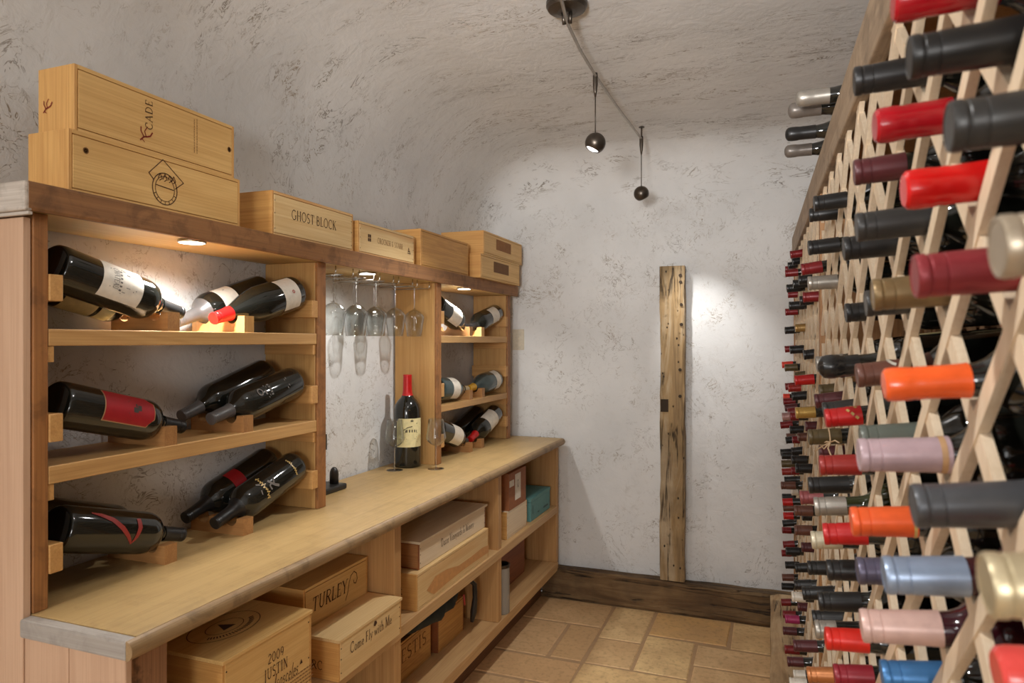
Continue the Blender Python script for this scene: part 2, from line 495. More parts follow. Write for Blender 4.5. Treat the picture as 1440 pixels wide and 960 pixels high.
# ------------------------------------------------------------------ lettering (serif strokes)
def arc(cx, cy, rx, ry, a0, a1, n=12):
    return [(cx + rx * math.cos(math.radians(a0 + (a1 - a0) * i / n)), cy + ry * math.sin(math.radians(a0 + (a1 - a0) * i / n))) for i in range(n + 1)]
K, N = 0.12, 0.055
GL = {
 'A': (.74, [([(.06, 0), (.37, 1)], N), ([(.37, 1), (.68, 0)], K), ([(.18, .35), (.56, .35)], N)], [(.06, 0), (.68, 0)]),
 'B': (.64, [([(.14, 0), (.14, 1)], K), ([(.14, .97)] + arc(.3, .75, .22, .22, 90, -90) + [(.14, .53)], N + .02), ([(.14, .53)] + arc(.32, .28, .25, .25, 90, -90) + [(.14, .03)], N + .03)], []),
 'C': (.74, [(arc(.42, .5, .34, .49, 48, 312, 18), .085), ([(.65, .7), (.65, .96)], N)], []),
 'D': (.76, [([(.14, 0), (.14, 1)], K), ([(.14, .97)] + arc(.3, .5, .38, .47, 90, -90, 16) + [(.14, .03)], .075)], []),
 'E': (.6, [([(.14, 0), (.14, 1)], K), ([(.06, .97), (.52, .97)], N), ([(.14, .52), (.42, .52)], N), ([(.06, .03), (.54, .03)], N), ([(.52, .97), (.52, .8)], N), ([(.54, .03), (.54, .22)], N)], []),
 'F': (.56, [([(.14, 0), (.14, 1)], K), ([(.06, .97), (.5, .97)], N), ([(.14, .52), (.4, .52)], N)], [(.14, 0)]),
 'G': (.78, [(arc(.42, .5, .35, .49, 48, 315, 18), .085), ([(.68, .08), (.68, .44)], K), ([(.56, .44), (.78, .44)], N)], []),
 'H': (.76, [([(.14, 0), (.14, 1)], K), ([(.62, 0), (.62, 1)], K), ([(.14, .5), (.62, .5)], N)], [(.14, 0), (.14, 1), (.62, 0), (.62, 1)]),
 'I': (.34, [([(.17, 0), (.17, 1)], K)], [(.17, 0), (.17, 1)]),
 'J': (.4, [([(.22, 1), (.22, .0)] + arc(.08, .0, .14, .22, 0, -100, 8), K)], [(.22, 1)]),
 'K': (.7, [([(.14, 0), (.14, 1)], K), ([(.58, 1), (.16, .46)], N), ([(.28, .6), (.64, 0)], K)], [(.14, 0), (.14, 1), (.6, 0), (.56, 1)]),
 'L': (.58, [([(.14, 0), (.14, 1)], K), ([(.06, .03), (.54, .03)], N), ([(.54, .03), (.54, .24)], N)], [(.14, 1)]),
 'M': (.92, [([(.12, 0), (.14, 1)], N), ([(.14, 1), (.46, .05)], K), ([(.46, .05), (.78, 1)], N), ([(.78, 1), (.8, 0)], K)], [(.12, 0), (.8, 0), (.1, 1), (.82, 1)]),
 'N': (.76, [([(.13, 0), (.13, 1)], N), ([(.13, 1), (.62, 0)], K), ([(.62, 0), (.62, 1)], N)], [(.13, 0), (.1, 1), (.62, 1)]),
 'O': (.8, [(arc(.4, .5, .34, .49, 0, 360, 24), .085)], []),
 'Q': (.8, [(arc(.4, .5, .34, .49, 0, 360, 24), .085), ([(.42, .1), (.74, -.2)], K)], []),
 'R': (.68, [([(.14, 0), (.14, 1)], K), ([(.14, .97)] + arc(.32, .74, .24, .23, 90, -90) + [(.14, .51)], N + .02), ([(.3, .51), (.62, 0)], K)], [(.14, 0), (.62, 0)]),
 'S': (.58, [(arc(.3, .745, .2, .235, 40, 270, 12) + arc(.29, .265, .22, .245, 90, -140, 12), .09)], []),
 'T': (.68, [([(.34, 0), (.34, 1)], K), ([(.04, .97), (.64, .97)], N), ([(.05, .97), (.05, .78)], N), ([(.63, .97), (.63, .78)], N)], [(.34, 0)]),
 'U': (.74, [([(.14, 1), (.14, .35)] + arc(.37, .33, .23, .31, 180, 360) + [(.6, 1)], .085)], [(.14, 1), (.6, 1)]),
 'V': (.74, [([(.06, 1), (.37, 0)], K), ([(.37, 0), (.68, 1)], N)], [(.06, 1), (.68, 1)]),
 'W': (1.0, [([(.06, 1), (.3, 0)], K), ([(.3, 0), (.5, .8)], N), ([(.5, .8), (.7, 0)], K), ([(.7, 0), (.94, 1)], N)], [(.06, 1), (.94, 1)]),
 'Y': (.7, [([(.06, 1), (.35, .48)], K), ([(.64, 1), (.35, .48)], N), ([(.35, .48), (.35, 0)], K)], [(.35, 0), (.06, 1), (.64, 1)]),
 '&': (.8, [(arc(.34, .76, .16, .2, -20, 220, 12) + [(.62, .02)], .085), (arc(.34, .25, .24, .25, 130, 380, 14) + [(.68, .5)], N)], []),
 '2': (.56, [(arc(.28, .72, .2, .25, 165, -30, 10) + [(.08, .05)], .085), ([(.06, .04), (.5, .04)], .09)], []),
 '0': (.6, [(arc(.3, .5, .23, .48, 0, 360, 20), .08)], []),
 '9': (.58, [(arc(.28, .68, .2, .28, 0, 360, 16), .08), (arc(.12, .62, .36, .62, 8, -62, 8), .08)], []),
 'a': (.5, [(arc(.24, .26, .17, .25, 60, 330, 12), .07), ([(.4, .5), (.4, .04), (.48, .03)], .09)], []),
 'b': (.52, [([(.1, 1), (.1, 0)], .09), (arc(.27, .26, .17, .25, 150, -150, 14), .07)], []),
 'c': (.44, [(arc(.25, .26, .18, .25, 50, 315, 12), .075)], []),
 'd': (.54, [(arc(.24, .26, .17, .25, 30, 330, 14), .07), ([(.42, 1), (.42, 0)], .09)], []),
 'e': (.46, [(arc(.24, .26, .18, .25, 0, 315, 14), .07), ([(.07, .28), (.42, .28)], .045)], []),
 'f': (.34, [([(.14, 0), (.14, .8)] + arc(.26, .8, .12, .18, 180, 60, 6), .085), ([(.03, .5), (.3, .5)], .045)], [(.14, 0)]),
 'h': (.56, [([(.12, 0), (.12, 1)], .09), (arc(.28, .3, .16, .2, 170, 0, 8) + [(.44, 0)], .075)], [(.12, 0), (.44, 0)]),
 'i': (.26, [([(.13, 0), (.13, .5)], .09), ([(.13, .68), (.13, .76)], .1)], [(.13, 0)]),
 'l': (.26, [([(.13, 0), (.13, 1)], .09)], [(.13, 0)]),
 'm': (.82, [([(.12, 0), (.12, .5)], .09), (arc(.26, .3, .14, .2, 170, 0, 8) + [(.4, 0)], .075), (arc(.54, .3, .14, .2, 170, 0, 8) + [(.68, 0)], .075)], [(.12, 0), (.4, 0), (.68, 0)]),
 'n': (.56, [([(.12, 0), (.12, .5)], .09), (arc(.28, .3, .16, .2, 170, 0, 8) + [(.44, 0)], .075)], [(.12, 0), (.44, 0)]),
 'o': (.5, [(arc(.25, .26, .18, .25, 0, 360, 16), .07)], []),
 'r': (.4, [([(.12, 0), (.12, .5)], .09), (arc(.26, .32, .14, .18, 170, 50, 6), .07)], [(.12, 0)]),
 's': (.4, [(arc(.2, .38, .13, .12, 40, 270, 8) + arc(.19, .13, .14, .13, 90, -140, 8), .07)], []),
 't': (.34, [([(.14, .7), (.14, .1)] + arc(.24, .12, .1, .1, 180, 300, 5), .085), ([(.03, .5), (.28, .5)], .045)], []),
 'v': (.48, [([(.05, .5), (.24, 0)], .09), ([(.24, 0), (.43, .5)], .05)], [(.05, .5), (.43, .5)]),
 'w': (.7, [([(.05, .5), (.2, 0)], .09), ([(.2, 0), (.35, .45)], .05), ([(.35, .45), (.5, 0)], .09), ([(.5, 0), (.65, .5)], .05)], [(.05, .5), (.65, .5)]),
 'y': (.48, [([(.05, .5), (.25, 0)], .09), ([(.43, .5), (.2, -.14), (.06, -.24)], .05)], [(.05, .5), (.43, .5)]),
}
def stroke2d(pts, w):
    """list of quads following a polyline"""
    q = []
    for (x0, y0), (x1, y1) in zip(pts[:-1], pts[1:]):
        dx, dy = x1 - x0, y1 - y0
        L = math.hypot(dx, dy)
        if L < 1e-6:
            continue
        nx, ny = -dy / L * w / 2, dx / L * w / 2
        ex, ey = dx / L * w * 0.12, dy / L * w * 0.12
        q.append([(x0 + nx - ex, y0 + ny - ey), (x0 - nx - ex, y0 - ny - ey), (x1 - nx + ex, y1 - ny + ey), (x1 + nx + ex, y1 + ny + ey)])
    return q
def text_polys(s, size=1.0, cond=1.0, space=0.08, ital=0.0, small=None):
    out, x = [], 0.0
    for ch in s:
        if ch == ' ':
            x += 0.3 * cond
            continue
        g = GL[ch]
        polys = []
        for pts, w in g[1]:
            polys += stroke2d(pts, w)
        for sx, sy in g[2]:
            polys += stroke2d([(sx - .1, sy + (.02 if sy < .3 else -.02)), (sx + .1, sy + (.02 if sy < .3 else -.02))], .045)
        for p in polys:
            out.append([((x + (px + ital * py) * cond) * size, py * size) for px, py in p])
        x += (g[0] + space) * cond
    return out, x * size
def put(bm, polys, f):
    for p in polys:
        vs = [bm.verts.new(f(*q)) for q in p]
        try:
            bm.faces.new(vs)
        except ValueError:
            pass
def on_face(bm, polys, origin, ux, uy):
    o, a, b = Vector(origin), Vector(ux), Vector(uy)
    put(bm, polys, lambda x, y: o + a * x + b * y)
def center(polys, w):
    return [[(x - w / 2, y) for x, y in p] for p in polys]
def rect2(x0, y0, x1, y1):
    return [(x0, y0), (x1, y0), (x1, y1), (x0, y1)]
def ring2(cx, cy, rx, ry, w, n=28):
    return stroke2d(arc(cx, cy, rx, ry, 0, 360, n), w)
# wine rack necks: (u, v, diameter px, colour, form, capsule length m, label or None)
RACK = [
 (1258,4,44,'red','wax',.075,'bright red wax dipped neck at the very top of the rack, cut by photo edge'),
 (1278,78,52,'black','foil',.10,'long black capped neck second from top in rack, showing pale end disc'),
 (1201,114,34,'black','foil',.085,'slim black capped neck sticking out beside the rack rail, below the red wax topmost one'),
 (1232,178,44,'red','wax',.062,'crimson wax dipped neck between the two big black necks near rack top'),
 (1334,179,62,'charcoal','foil',.10,'thick charcoal capped neck with grey end disc, upper right of rack'),
 (1201,243,34,'maroon','foil',.055,'brown-maroon capped neck left of the glossy scarlet wax neck'),
 (1273,268,46,'scarlet','wax',.062,'glossy scarlet wax dipped neck with rounded tip, upper part of near rack'),
 (1146,283,18,'black','foil',.06,None),(1138,303,16,'black','foil',.06,None),
 (1204,320,31,'charcoal','foil',.08,'charcoal capped neck directly under the glossy scarlet wax neck'),
 (1186,350,25,'black','foil',.065,'black capped neck tucked under the charcoal one below the scarlet wax neck'),
 (1137,348,16,'black','foil',.06,None),
 (1112.5,355,9.5,'dark red','foil',.05,None),(1119,364,8,'black','foil',.05,None),(1109,372,9,'black','foil',.05,None),
 (1105,378,8,'dark red','foil',.05,None),(1104,385,7.5,'dark red','foil',.05,None),(1127,379,12,'dark red','foil',.05,None),
 (1124.6,392,11,'black','foil',.05,None),
 (1137.5,396,15,'silver','foil',.06,'silver capped neck at far end of rack, level with the upper dark red ones'),
 (1115.5,399,10,'black','foil',.05,None),(1107,404,9,'black','foil',.05,None),(1108,412,7,'dark red','foil',.05,None),
 (1129,418,12.5,'dark red','foil',.05,None),(1124.6,423,11,'black','foil',.02,None),(1110,429,9,'black','foil',.05,None),(1105,438,8,'dark red','foil',.05,None),
 (1189,440,23,'black','foil',.06,'black capped neck peeking out left of the bronze gold one'),
 (1217,427,29,'charcoal','foil',.06,'dark grey capped neck almost hidden behind the bronze gold one'),
 (1227,415,40,'bronze','foil',.075,'bronze gold capped neck left of the dusty crimson one'),
 (1286,389,54,'crimson dusty','foil',.09,'dusty crimson capped neck with pink end disc, mid height of near rack'),
 (1402,348,70,'champagne','foil',.08,'big champagne silver capped neck at right photo edge above the dusty crimson one'),
 (1103.7,464.5,9,'black','foil',.045,None),(1119,461,9.5,'tan gold','foil',.05,'tan gold capped neck alone at far end beside a black one'),
 (1103.7,491,9,'dark red','foil',.05,None),(1111,492,10,'black','foil',.05,None),(1130,499,12,'black','foil',.05,None),
 (1099.6,513,7,'orange red','foil',.05,None),(1104,517.5,9.5,'olive','foil',.05,None),
 (1148,512,24,'silver','foil',.05,'crinkled silver capped neck behind the black domed one'),
 (1158,516,29,'black','dome',.05,'glossy black domed neck left of the maroon and brown ones'),
 (1180,519,25,'maroon','foil',.075,'maroon capped neck between black dome and patterned brown neck'),
 (1204.6,528,30,'brown','print',.085,'brown capped neck with white printed pattern behind the orange wax one'),
 (1245,541,45,'orange','wax',.070,'bright orange wax dipped neck at eye level of near rack'),
 (1119,530,9,'olive','foil',.06,None),(1118.5,536,12,'bright red','foil',.055,None),(1104.5,544,10,'dark red','foil',.05,None),
 (1109.5,548,9.5,'brick','foil',.05,None),(1102.5,560,7.5,'orange red','foil',.03,None),(1114,558,11,'black','foil',.05,None),
 (1102.5,567,7,'dark red','foil',.05,None),(1103.7,574,8,'maroon','foil',.05,None),(1152.5,550,13,'olive','foil',.06,None),
 (1146,564,18,'maroon','foil',.065,None),(1158,578,19,'charcoal','foil',.06,None),
 (1160.5,588,27,'bright red','foil',.055,'bright red foil capped neck with gold flecks below the maroon neck'),
 (1120,583,12.5,'gold','foil',.05,'gold capped neck at far end between maroon necks'),
 (1108,580,9,'dark red','foil',.04,None),(1111.5,587,10.5,'dark red','foil',.03,None),(1100,586,6.5,'pinkish','foil',.04,None),
 (1101.7,591.5,7,'maroon','foil',.05,None),(1098,600,7.5,'dark red','foil',.05,None),(1111,605,11,'black','foil',.05,None),
 (1135.5,599,12,'maroon','foil',.05,None),
 (1137,614.5,19,'olive','foil',.06,'olive bronze capped neck with raffia twine in front of it'),
 (1122,615,11,'brown','foil',.04,None),(1116,615,7,'dark red','foil',.04,None),(1105.5,621,7.5,'black','foil',.05,None),
 (1107.5,628,6,'brown','foil',.04,None),(1097.5,636,8,'black','foil',.05,None),(1113,634.5,9.5,'black','foil',.05,None),
 (1100,643,7,'black','foil',.05,None),(1114,648,12,'black','foil',.05,None),(1099,652,9,'olive','foil',.05,None),
 (1099.6,663,9,'brick','foil',.05,None),(1112.5,662,10,'dark red','foil',.03,None),(1120,660.5,12.5,'black','foil',.05,None),
 (1152,633,18,'maroon','foil',.06,None),
 (1152.5,654,26,'brick','foil',.058,'brick red capped neck left of the mauve one'),
 (1210,616,37,'green grey','foil',.075,'greenish grey capped neck partly hidden above the mauve one'),
 (1208,640,40,'mauve','foil',.075,'pale mauve capped neck with gold ring below the orange wax one'),
 (1103,674,7,'black','foil',.05,None),(1099,686.5,11,'brown','foil',.055,None),(1137,682,19,'black','foil',.07,None),
 (1100.5,698,7.5,'black','foil',.05,None),(1100.5,705,6.5,'bright red','foil',.04,None),(1115,701,7,'white','foil',.03,'small white capped neck at far end beside a pinkish maroon one'),
 (1125,699,15,'rosewood','foil',.05,'rosewood pink capped neck at far end above the beige silver one'),(1101,712,9,'brown','foil',.05,None),
 (1145,711,23,'silver','foil',.05,'beige silver capped neck with green glass, left of the lower orange one'),
 (1118,721,12,'brown','foil',.05,None),(1101.7,725,9,'bright red','foil',.04,None),(1100.5,736,9,'black','foil',.05,None),
 (1130,734,13,'black','foil',.06,None),(1118,747,11.5,'brown','foil',.05,None),(1100.5,745,7,'dark red','foil',.04,None),
 (1197,733,34,'orange','foil',.062,'smooth orange foil capped neck just left of the slate grey one'),
 (1284,711,50,'slate','foil',.085,'thick slate grey capped neck right of the smooth orange foil one'),
 (1157.5,749,25,'bright red','foil',.058,'bright red foil capped neck just left of the smooth orange one'),
 (1141,759,21,'cream','foil',.05,'cream silver capped neck left of and behind the bright red foil one'),
 (1101,763,7,'dark red','foil',.05,None),(1105,775,10,'black','foil',.05,None),(1127,769,12,'maroon','foil',.05,None),(1099.5,781,7,'dark red','foil',.04,None),
 (1104.5,796,9.5,'black','foil',.05,None),(1118,798,11.5,'black','foil',.05,None),(1136,798,17,'black','foil',.06,None),
 (1163,801,26,'black','foil',.06,'black capped neck left of the violet grey one'),
 (1206,803,31,'violet grey','foil',.055,'violet grey capped neck immediately left of the steel blue one'),
 (1243,808,50,'steel blue','foil',.060,'pale steel blue capped neck, lower half of near rack'),
 (1386,822,70,'pale gold','foil',.08,'big pale gold capped neck with ringed tip at right photo edge'),
 (1100,812,8,'brown','foil',.05,None),(1117,822,13,'black','foil',.05,None),(1099.5,828,8.5,'black','foil',.05,None),(1098.5,843,8.5,'dark red','foil',.04,None),
 (1114,842,12,'white','foil',.04,'white capped neck at far end between dark red and black ones'),
 (1128.5,834,17,'black','foil',.07,None),(1124,850,11,'maroon','foil',.05,None),
 (1151,845,24,'black','foil',.065,'thick black capped neck above the cherry red foil one'),
 (1101,862,9,'dark red','foil',.05,None),(1104.5,873,9.5,'magenta','foil',.05,'magenta pink capped neck low at the far end of the rack'),
 (1142.5,868,17,'black','foil',.06,None),(1102,882,8,'maroon','foil',.05,None),
 (1147,888,25,'silver','foil',.035,'crumpled silver capped neck half hidden by the cherry red one'),
 (1161,892,27,'cherry','foil',.055,'cherry red foil capped neck just left of the dusty pink one'),
 (1211,879,43,'dusty pink','foil',.068,'dusty pink capped neck with red wine showing in its glass'),
 (1116,908,14,'maroon','foil',.06,None),(1104,917,8,'dark red','foil',.05,None),(1107.5,933,9,'maroon','foil',.05,None),
 (1116,947,12,'white','foil',.04,'white capped neck left of the copper one near the bottom'),
 (1135,945,19,'copper','foil',.06,'copper orange capped neck near the bottom of the photo'),
 (1173,948,26,'crimson','foil',.055,'dark crimson capped neck between the copper and blue ones'),
 (1240,949,44,'blue','foil',.065,'bright blue capped neck near the bottom of the photo'),
 (1405,948,70,'coral','wax',.08,'coral red wax dipped neck at lower right photo edge'),
 (1111,957,10,'white','foil',.05,'white capped neck cut by the bottom edge at far end'),
]
RACK_DELTA = math.atan(363/960) - math.atan(347/960)
SF, PT, PZ, T0, Z0, RISE, TILT = .165, .1735, .1587, .657, .085, .037, .11
RN = (math.cos(RACK_DELTA), math.sin(RACK_DELTA))
RW = (-math.sin(RACK_DELTA), math.cos(RACK_DELTA))
CS, CC = math.sin(math.atan(363/960)), math.cos(math.atan(363/960))
def rk_project(s, t, z):
    X, Y = RN[0]*s + RW[0]*t, RN[1]*s + RW[1]*t
    d = -CS*X + CC*Y
    return 720 + 960*(CC*X + CS*Y)/d, 480 - 960*z/d, d
def rk_solve(rack, T0=T0, Z0=Z0, RISE=RISE):
    """give every neck of the photograph a diamond of the lattice and a protrusion"""
    used, out, tot = {}, [None]*len(rack), 0.0
    for i in sorted(range(len(rack)), key=lambda i: -rack[i][2]):
        u, v, dia = rack[i][:3]
        dcap = .0287 if rack[i][3:5] == ('orange', 'wax') else .034 if rack[i][4] in ('wax', 'dome') else .0302
        best = None
        for it in range(-4, 40):
            for half in (0, 1):
                tc = T0 + PT*(it + .5*half)
                if tc < .3 or tc > 3.60 or abs(tc - 2.13) < .055:
                    continue
                for L in (.03,.035,.04,.045,.05,.055,.06,.065,.07,.075,.08,.085,.09,.095,.10,.105,.11):
                    pu, pv, d = rk_project(SF - L, tc, 0)
                    if abs(pu - u) > 14:
                        continue
                    zt = (480 - v)*d/960
                    j = round((zt + TILT*L - RISE - Z0 - .5*PZ*half)/PZ)
                    zc = Z0 + PZ*(j + .5*half)
                    if zc > .41 or zc < -1.22 or (it, half, j) in used:
                        continue
                    ez = (zt + TILT*L - RISE - zc)
                    eu = (pu - u)*d/960
                    c = (ez/.012)**2 + (eu/.006)**2 + ((dcap*960/d - dia)/(.12*dia))**2 + (max(0, .08 - L)/.025)**2 + (max(0, L - .08)/.02)**2
                    if best is None or c < best[0]:
                        best = (c, it, half, j, tc, zc, L, d, ez, eu)
        if best is None:
            continue
        used[best[1:4]] = i
        tot += min(best[0], 20)
        out[i] = best
    return out, tot
# ================================================================== the room
XW, YB, ZC = -1.61, 3.78, 2.50
XR, YF = 0.62, -2.4
H_EYE = 1.45

def cove(d, r):
    return 0.0 if d >= r else r - math.sqrt(max(r * r - (r - d) ** 2, 0.0))
def steps(a, b, n):
    return [a + (b - a) * i / n for i in range(n + 1)]
bm = bmesh.new()
RL, RB = 0.50, 0.26
xs = [XW + RL * (1 - math.cos(PI / 2 * i / 16)) for i in range(17)] + steps(XW + RL, XR, 14)[1:]
ys = steps(YF, YB - RB, 30) + [YB - RB + RB * math.sin(PI / 2 * i / 10) for i in range(1, 11)]
grid = [[bm.verts.new((x, y, ZC - cove(x - XW, RL) - cove(YB - y, RB))) for y in ys] for x in xs]
for i in range(len(xs) - 1):
    for j in range(len(ys) - 1):
        bm.faces.new((grid[i][j], grid[i][j + 1], grid[i + 1][j + 1], grid[i + 1][j]))
link('ceiling', bm, m_ceil, smooth=True, kind='structure')
def wall(name, pts, mat):
    b = bmesh.new()
    b.faces.new([b.verts.new(p) for p in pts])
    return link(name, b, mat, kind='structure')
wall('wall_left', [(XW, YF, 0), (XW, YB, 0), (XW, YB, 2.45), (XW, YF, 2.45)], m_wall)
wall('wall_back', [(XW, YB, 0), (XR, YB, 0), (XR, YB, 2.45), (XW, YB, 2.45)], m_wall)
wall('wall_right', [(XR, YB, 0), (XR, YF, 0), (XR, YF, 2.55), (XR, YB, 2.55)], m_wall)

# floor: grout bed and individually cut terracotta tiles in one mesh
def tile_mats():
    t = NT('terracotta_tile')
    at = t.n('ShaderNodeAttribute', attribute_name='tile')
    v = t.coord(rand=False)
    n = t.noise(v, 7, 5, 0.6, 0.4)
    n2 = t.noise(v, 45, 4, 0.6)
    col = t.mix(t.ramp(n, [(0.32, 0.0), (0.7, 0.8)]), at.outputs['Color'], srgb(198, 158, 112))
    col = t.mix(t.ramp(n2, [(0.50, 0.0), (0.70, 0.55)]), col, srgb(164, 126, 84))
    t.bump(t.math('ADD', t.math('MULTIPLY', n, 0.6), t.math('MULTIPLY', n2, 0.4)), 0.3, 0.006)
    a = t.set(Base_Color=col, Roughness=0.6)
    g = NT('floor_grout')
    gv = g.coord(rand=False)
    gc = g.mix(g.noise(gv, 30, 4), srgb(190, 156, 116), srgb(166, 132, 96))
    b = g.set(Base_Color=gc, Roughness=0.85)
    return a, b
m_tile, m_grout = tile_mats()
tiles = [(-.565, -.335, 3.01, 3.385, (239, 206, 148)), (-.565, -.19, 3.40, 3.70, (221, 177, 116)), (-.79, -.58, 3.29, 3.70, (232, 199, 145)),
         (-.175, .02, 3.38, 3.70, (230, 196, 142)), (-.32, .02, 3.155, 3.365, (229, 194, 144)), (-.32, .02, 2.93, 3.14, (229, 194, 143)),
         (-1.25, -.805, 3.40, 3.70, (218, 180, 132)), (-1.25, -.97, 3.0, 3.385, (216, 178, 131)), (-.955, -.805, 3.01, 3.385, (210, 170, 120)),
         (-.79, -.58, 3.01, 3.275, (222, 186, 134)), (-.79, -.335, 2.78, 2.995, (238, 203, 143)), (-.32, .02, 2.55, 2.915, (222, 186, 134)),
         (-1.25, -.80, 2.77, 2.985, (218, 176, 126)), (-1.25, -1.0, 2.38, 2.755, (216, 178, 130)), (-.985, -.62, 2.50, 2.755, (222, 182, 130)),
         (-.605, -.335, 2.40, 2.765, (228, 192, 139)), (-.985, -.62, 2.26, 2.485, (227, 189, 134))]
rnd = random.Random(3)
y = 2.245
k = 0
while y > YF:
    h = rnd.choice((0.2, 0.26, 0.3))
    x = -1.62 + (k % 3) * -0.09
    while x < XR:
        w = rnd.choice((0.2, 0.3, 0.38))
        c = rnd.choice(((230, 196, 144), (220, 183, 134), (223, 180, 125), (236, 202, 147)))
        tiles.append((x, x + w - .016, y - h + .016, y, c))
        x += w
    y -= h
    k += 1
bm = bmesh.new()
lay = bm.faces.layers.int.new('tid')
def floor_box(x0, x1, y0, y1, z0, z1, tid, mi, jit):
    j = lambda: rnd.uniform(-jit, jit)
    P = [(x0 + j(), y0 + j()), (x1 + j(), y0 + j()), (x1 + j(), y1 + j()), (x0 + j(), y1 + j())]
    ins = 0.006
    cx, cy = (x0 + x1) / 2, (y0 + y1) / 2
    if not mi:
        f = bm.faces.new([bm.verts.new((p[0], p[1], z1)) for p in P])
        f[lay] = tid
        return
    base = [bm.verts.new((p[0], p[1], z0)) for p in P]
    Q = [(p[0] + (ins if p[0] < cx else -ins), p[1] + (ins if p[1] < cy else -ins)) for p in P]
    top = [bm.verts.new((q[0], q[1], z1)) for q in Q]
    fs = [bm.faces.new(top)] + [bm.faces.new((base[i], base[(i + 1) % 4], top[(i + 1) % 4], top[i])) for i in range(4)]
    for f in fs:
        f[lay] = tid
        f.material_index = 1
floor_box(-1.7, XR, YF, YB, 0, -0.003, 0, 0, 0)
for i, t_ in enumerate(tiles):
    floor_box(t_[0], t_[1], t_[2], t_[3], -0.004, 0.0, i + 1, 1, 0.004)
ids = [f[lay] for f in bm.faces]
fl = link('floor', bm, [m_grout, m_tile], kind='structure')
ca = fl.data.color_attributes.new('tile', 'BYTE_COLOR', 'CORNER')
for p in fl.data.polygons:
    c = srgb(*tiles[ids[p.index] - 1][4]) if ids[p.index] else srgb(160, 130, 100)
    for li in p.loop_indices:
        ca.data[li].color = c

def rough_beam(x0, x1, y0, y1, z0, z1, axis, amp, seed, notch=None):
    """hewn timber: a subdivided box whose long edges wander"""
    r_ = random.Random(seed)
    b = bmesh.new()
    n = 22
    ax = 'XYZ'.index(axis)
    lo, hi = [x0, y0, z0], [x1, y1, z1]
    o1, o2 = [i for i in range(3) if i != ax]
    rings = []
    for i in range(n + 1):
        ring = []
        for a, c in ((0, 0), (1, 0), (1, 1), (0, 1)):
            for s in (0, 1):
                p = [0, 0, 0]
                p[ax] = lo[ax] + (hi[ax] - lo[ax]) * i / n
                f = 0.08
                aa = a + (f if a == 0 else -f) * (1 if (s == 1) == ((a, c) in ((0, 0), (1, 1))) else 0)
                cc = c + (f if c == 0 else -f) * (0 if (s == 1) == ((a, c) in ((0, 0), (1, 1))) else 1)
                p[o1] = lo[o1] + (hi[o1] - lo[o1]) * aa
                p[o2] = lo[o2] + (hi[o2] - lo[o2]) * cc
                ring.append(p)
        wob = [math.sin(i * 0.7 + seed) * amp * 0.5, math.cos(i * 0.45 + seed * 2) * amp * 0.5]
        vs = []
        for q, p in enumerate(ring):
            p[o1] += wob[0] * 0.4 + r_.uniform(-amp, amp) * 0.5
            p[o2] += wob[1] * 0.2 + r_.uniform(-amp, amp) * 0.3
            vs.append(b.verts.new(p))
        rings.append(vs)
    for A, B in zip(rings[:-1], rings[1:]):
        for i in range(8):
            j = (i + 1) % 8
            b.faces.new((A[i], A[j], B[j], B[i]))
    b.faces.new(list(reversed(rings[0])))
    b.faces.new(rings[-1])
    bmesh.ops.recalc_face_normals(b, faces=b.faces)
    return b
link('baseboard_back', rough_beam(-1.215, 0.20, 3.70, YB - .001, 0.0, 0.168, 'X', 0.008, 5), m_timber_x, kind='structure')
post = thing('timber_post', 'old hewn timber post with mortise, standing on the baseboard beam against plaster wall', 'timber post', (-.487, 3.74, .168))
bm = rough_beam(-.552, -.425, 3.698, YB - .004, 0.176, 1.852, 'Z', 0.006, 9)
link('timber', bm, m_timber_z, post)
bm = bmesh.new()
box(bm, -.548, -.508, 3.6935, 3.70, 1.075, 1.142)
link('mortise', bm, plain('dark_mortise', (52, 38, 24), 0.9), post)
for hz in (1.80, 1.765, 1.645, 1.54, 1.30, 1.16):
    bm = bmesh.new()
    lathe(bm, [(.0085, 0), (.0085, .006)], 12, M=Matrix.Translation((-.443 + .004 * math.sin(hz * 9), 3.6945, hz)) @ Matrix.Rotation(-PI / 2, 4, 'X') @ Matrix.Translation((0, 0, -.001)))
    link('peg_hole', bm, plain('dark_mortise', (52, 38, 24), 0.9), post)
t = thing('wall_switch', 'small beige switch plate on back wall beside the hutch end', 'switch plate', (-1.38, YB, 1.46))
link('plate', newbox(-1.425, -1.352, YB - .006, YB, 1.40, 1.522, 0.002), m_switch, t)
link('toggle', newbox(-1.393, -1.385, YB - .016, YB - .005, 1.45, 1.475, 0.001), m_switch, t)

# ================================================================== wine hutch (left wall)
XF, XK = -1.39, -1.60
hutch = thing('wine_hutch', 'open pine wall hutch with wine shelves standing on the plank countertop', 'shelving', (-1.5, 2.3, .90))
bm = newbox(XK, XF, .9465, .977, .9006, 1.711, .002)
link('side_panel', bm, m_upright_edge, hutch)
bm = newbox(XK, XF - .004, .928, .9445, .0, 1.699, .002)
link('end_board', bm, m_pale_board, hutch)
for y0, y1 in ((1.868, 1.911), (2.722, 2.766), (3.60, 3.64)):
    o = link('upright', newbox(XK, XF - .008, y0, y1, .9006, 1.711, .002), m_upright, hutch)
    e = link('front_edge', newbox(XF - .0075, XF + .004, y0, y1, .9006, 1.711, .002), m_upright_edge, o)
o = link('top_board', newbox(XK, -1.372, .925, 3.685, 1.712, 1.764, .001), m_soffit, hutch)
bm = rough_beam(-1.371, -1.358, .916, 3.69, 1.709, 1.7655, 'Y', 0.0022, 4)
link('front_edge', bm, m_beam, o)
link('end_cap', newbox(XK, -1.3585, .908, .9245, 1.707, 1.7655, .004), m_beam_end, o)
link('lower_trim', newbox(XK, -1.3605, .916, .925, 1.700, 1.7065, .001), m_beam_end, o)
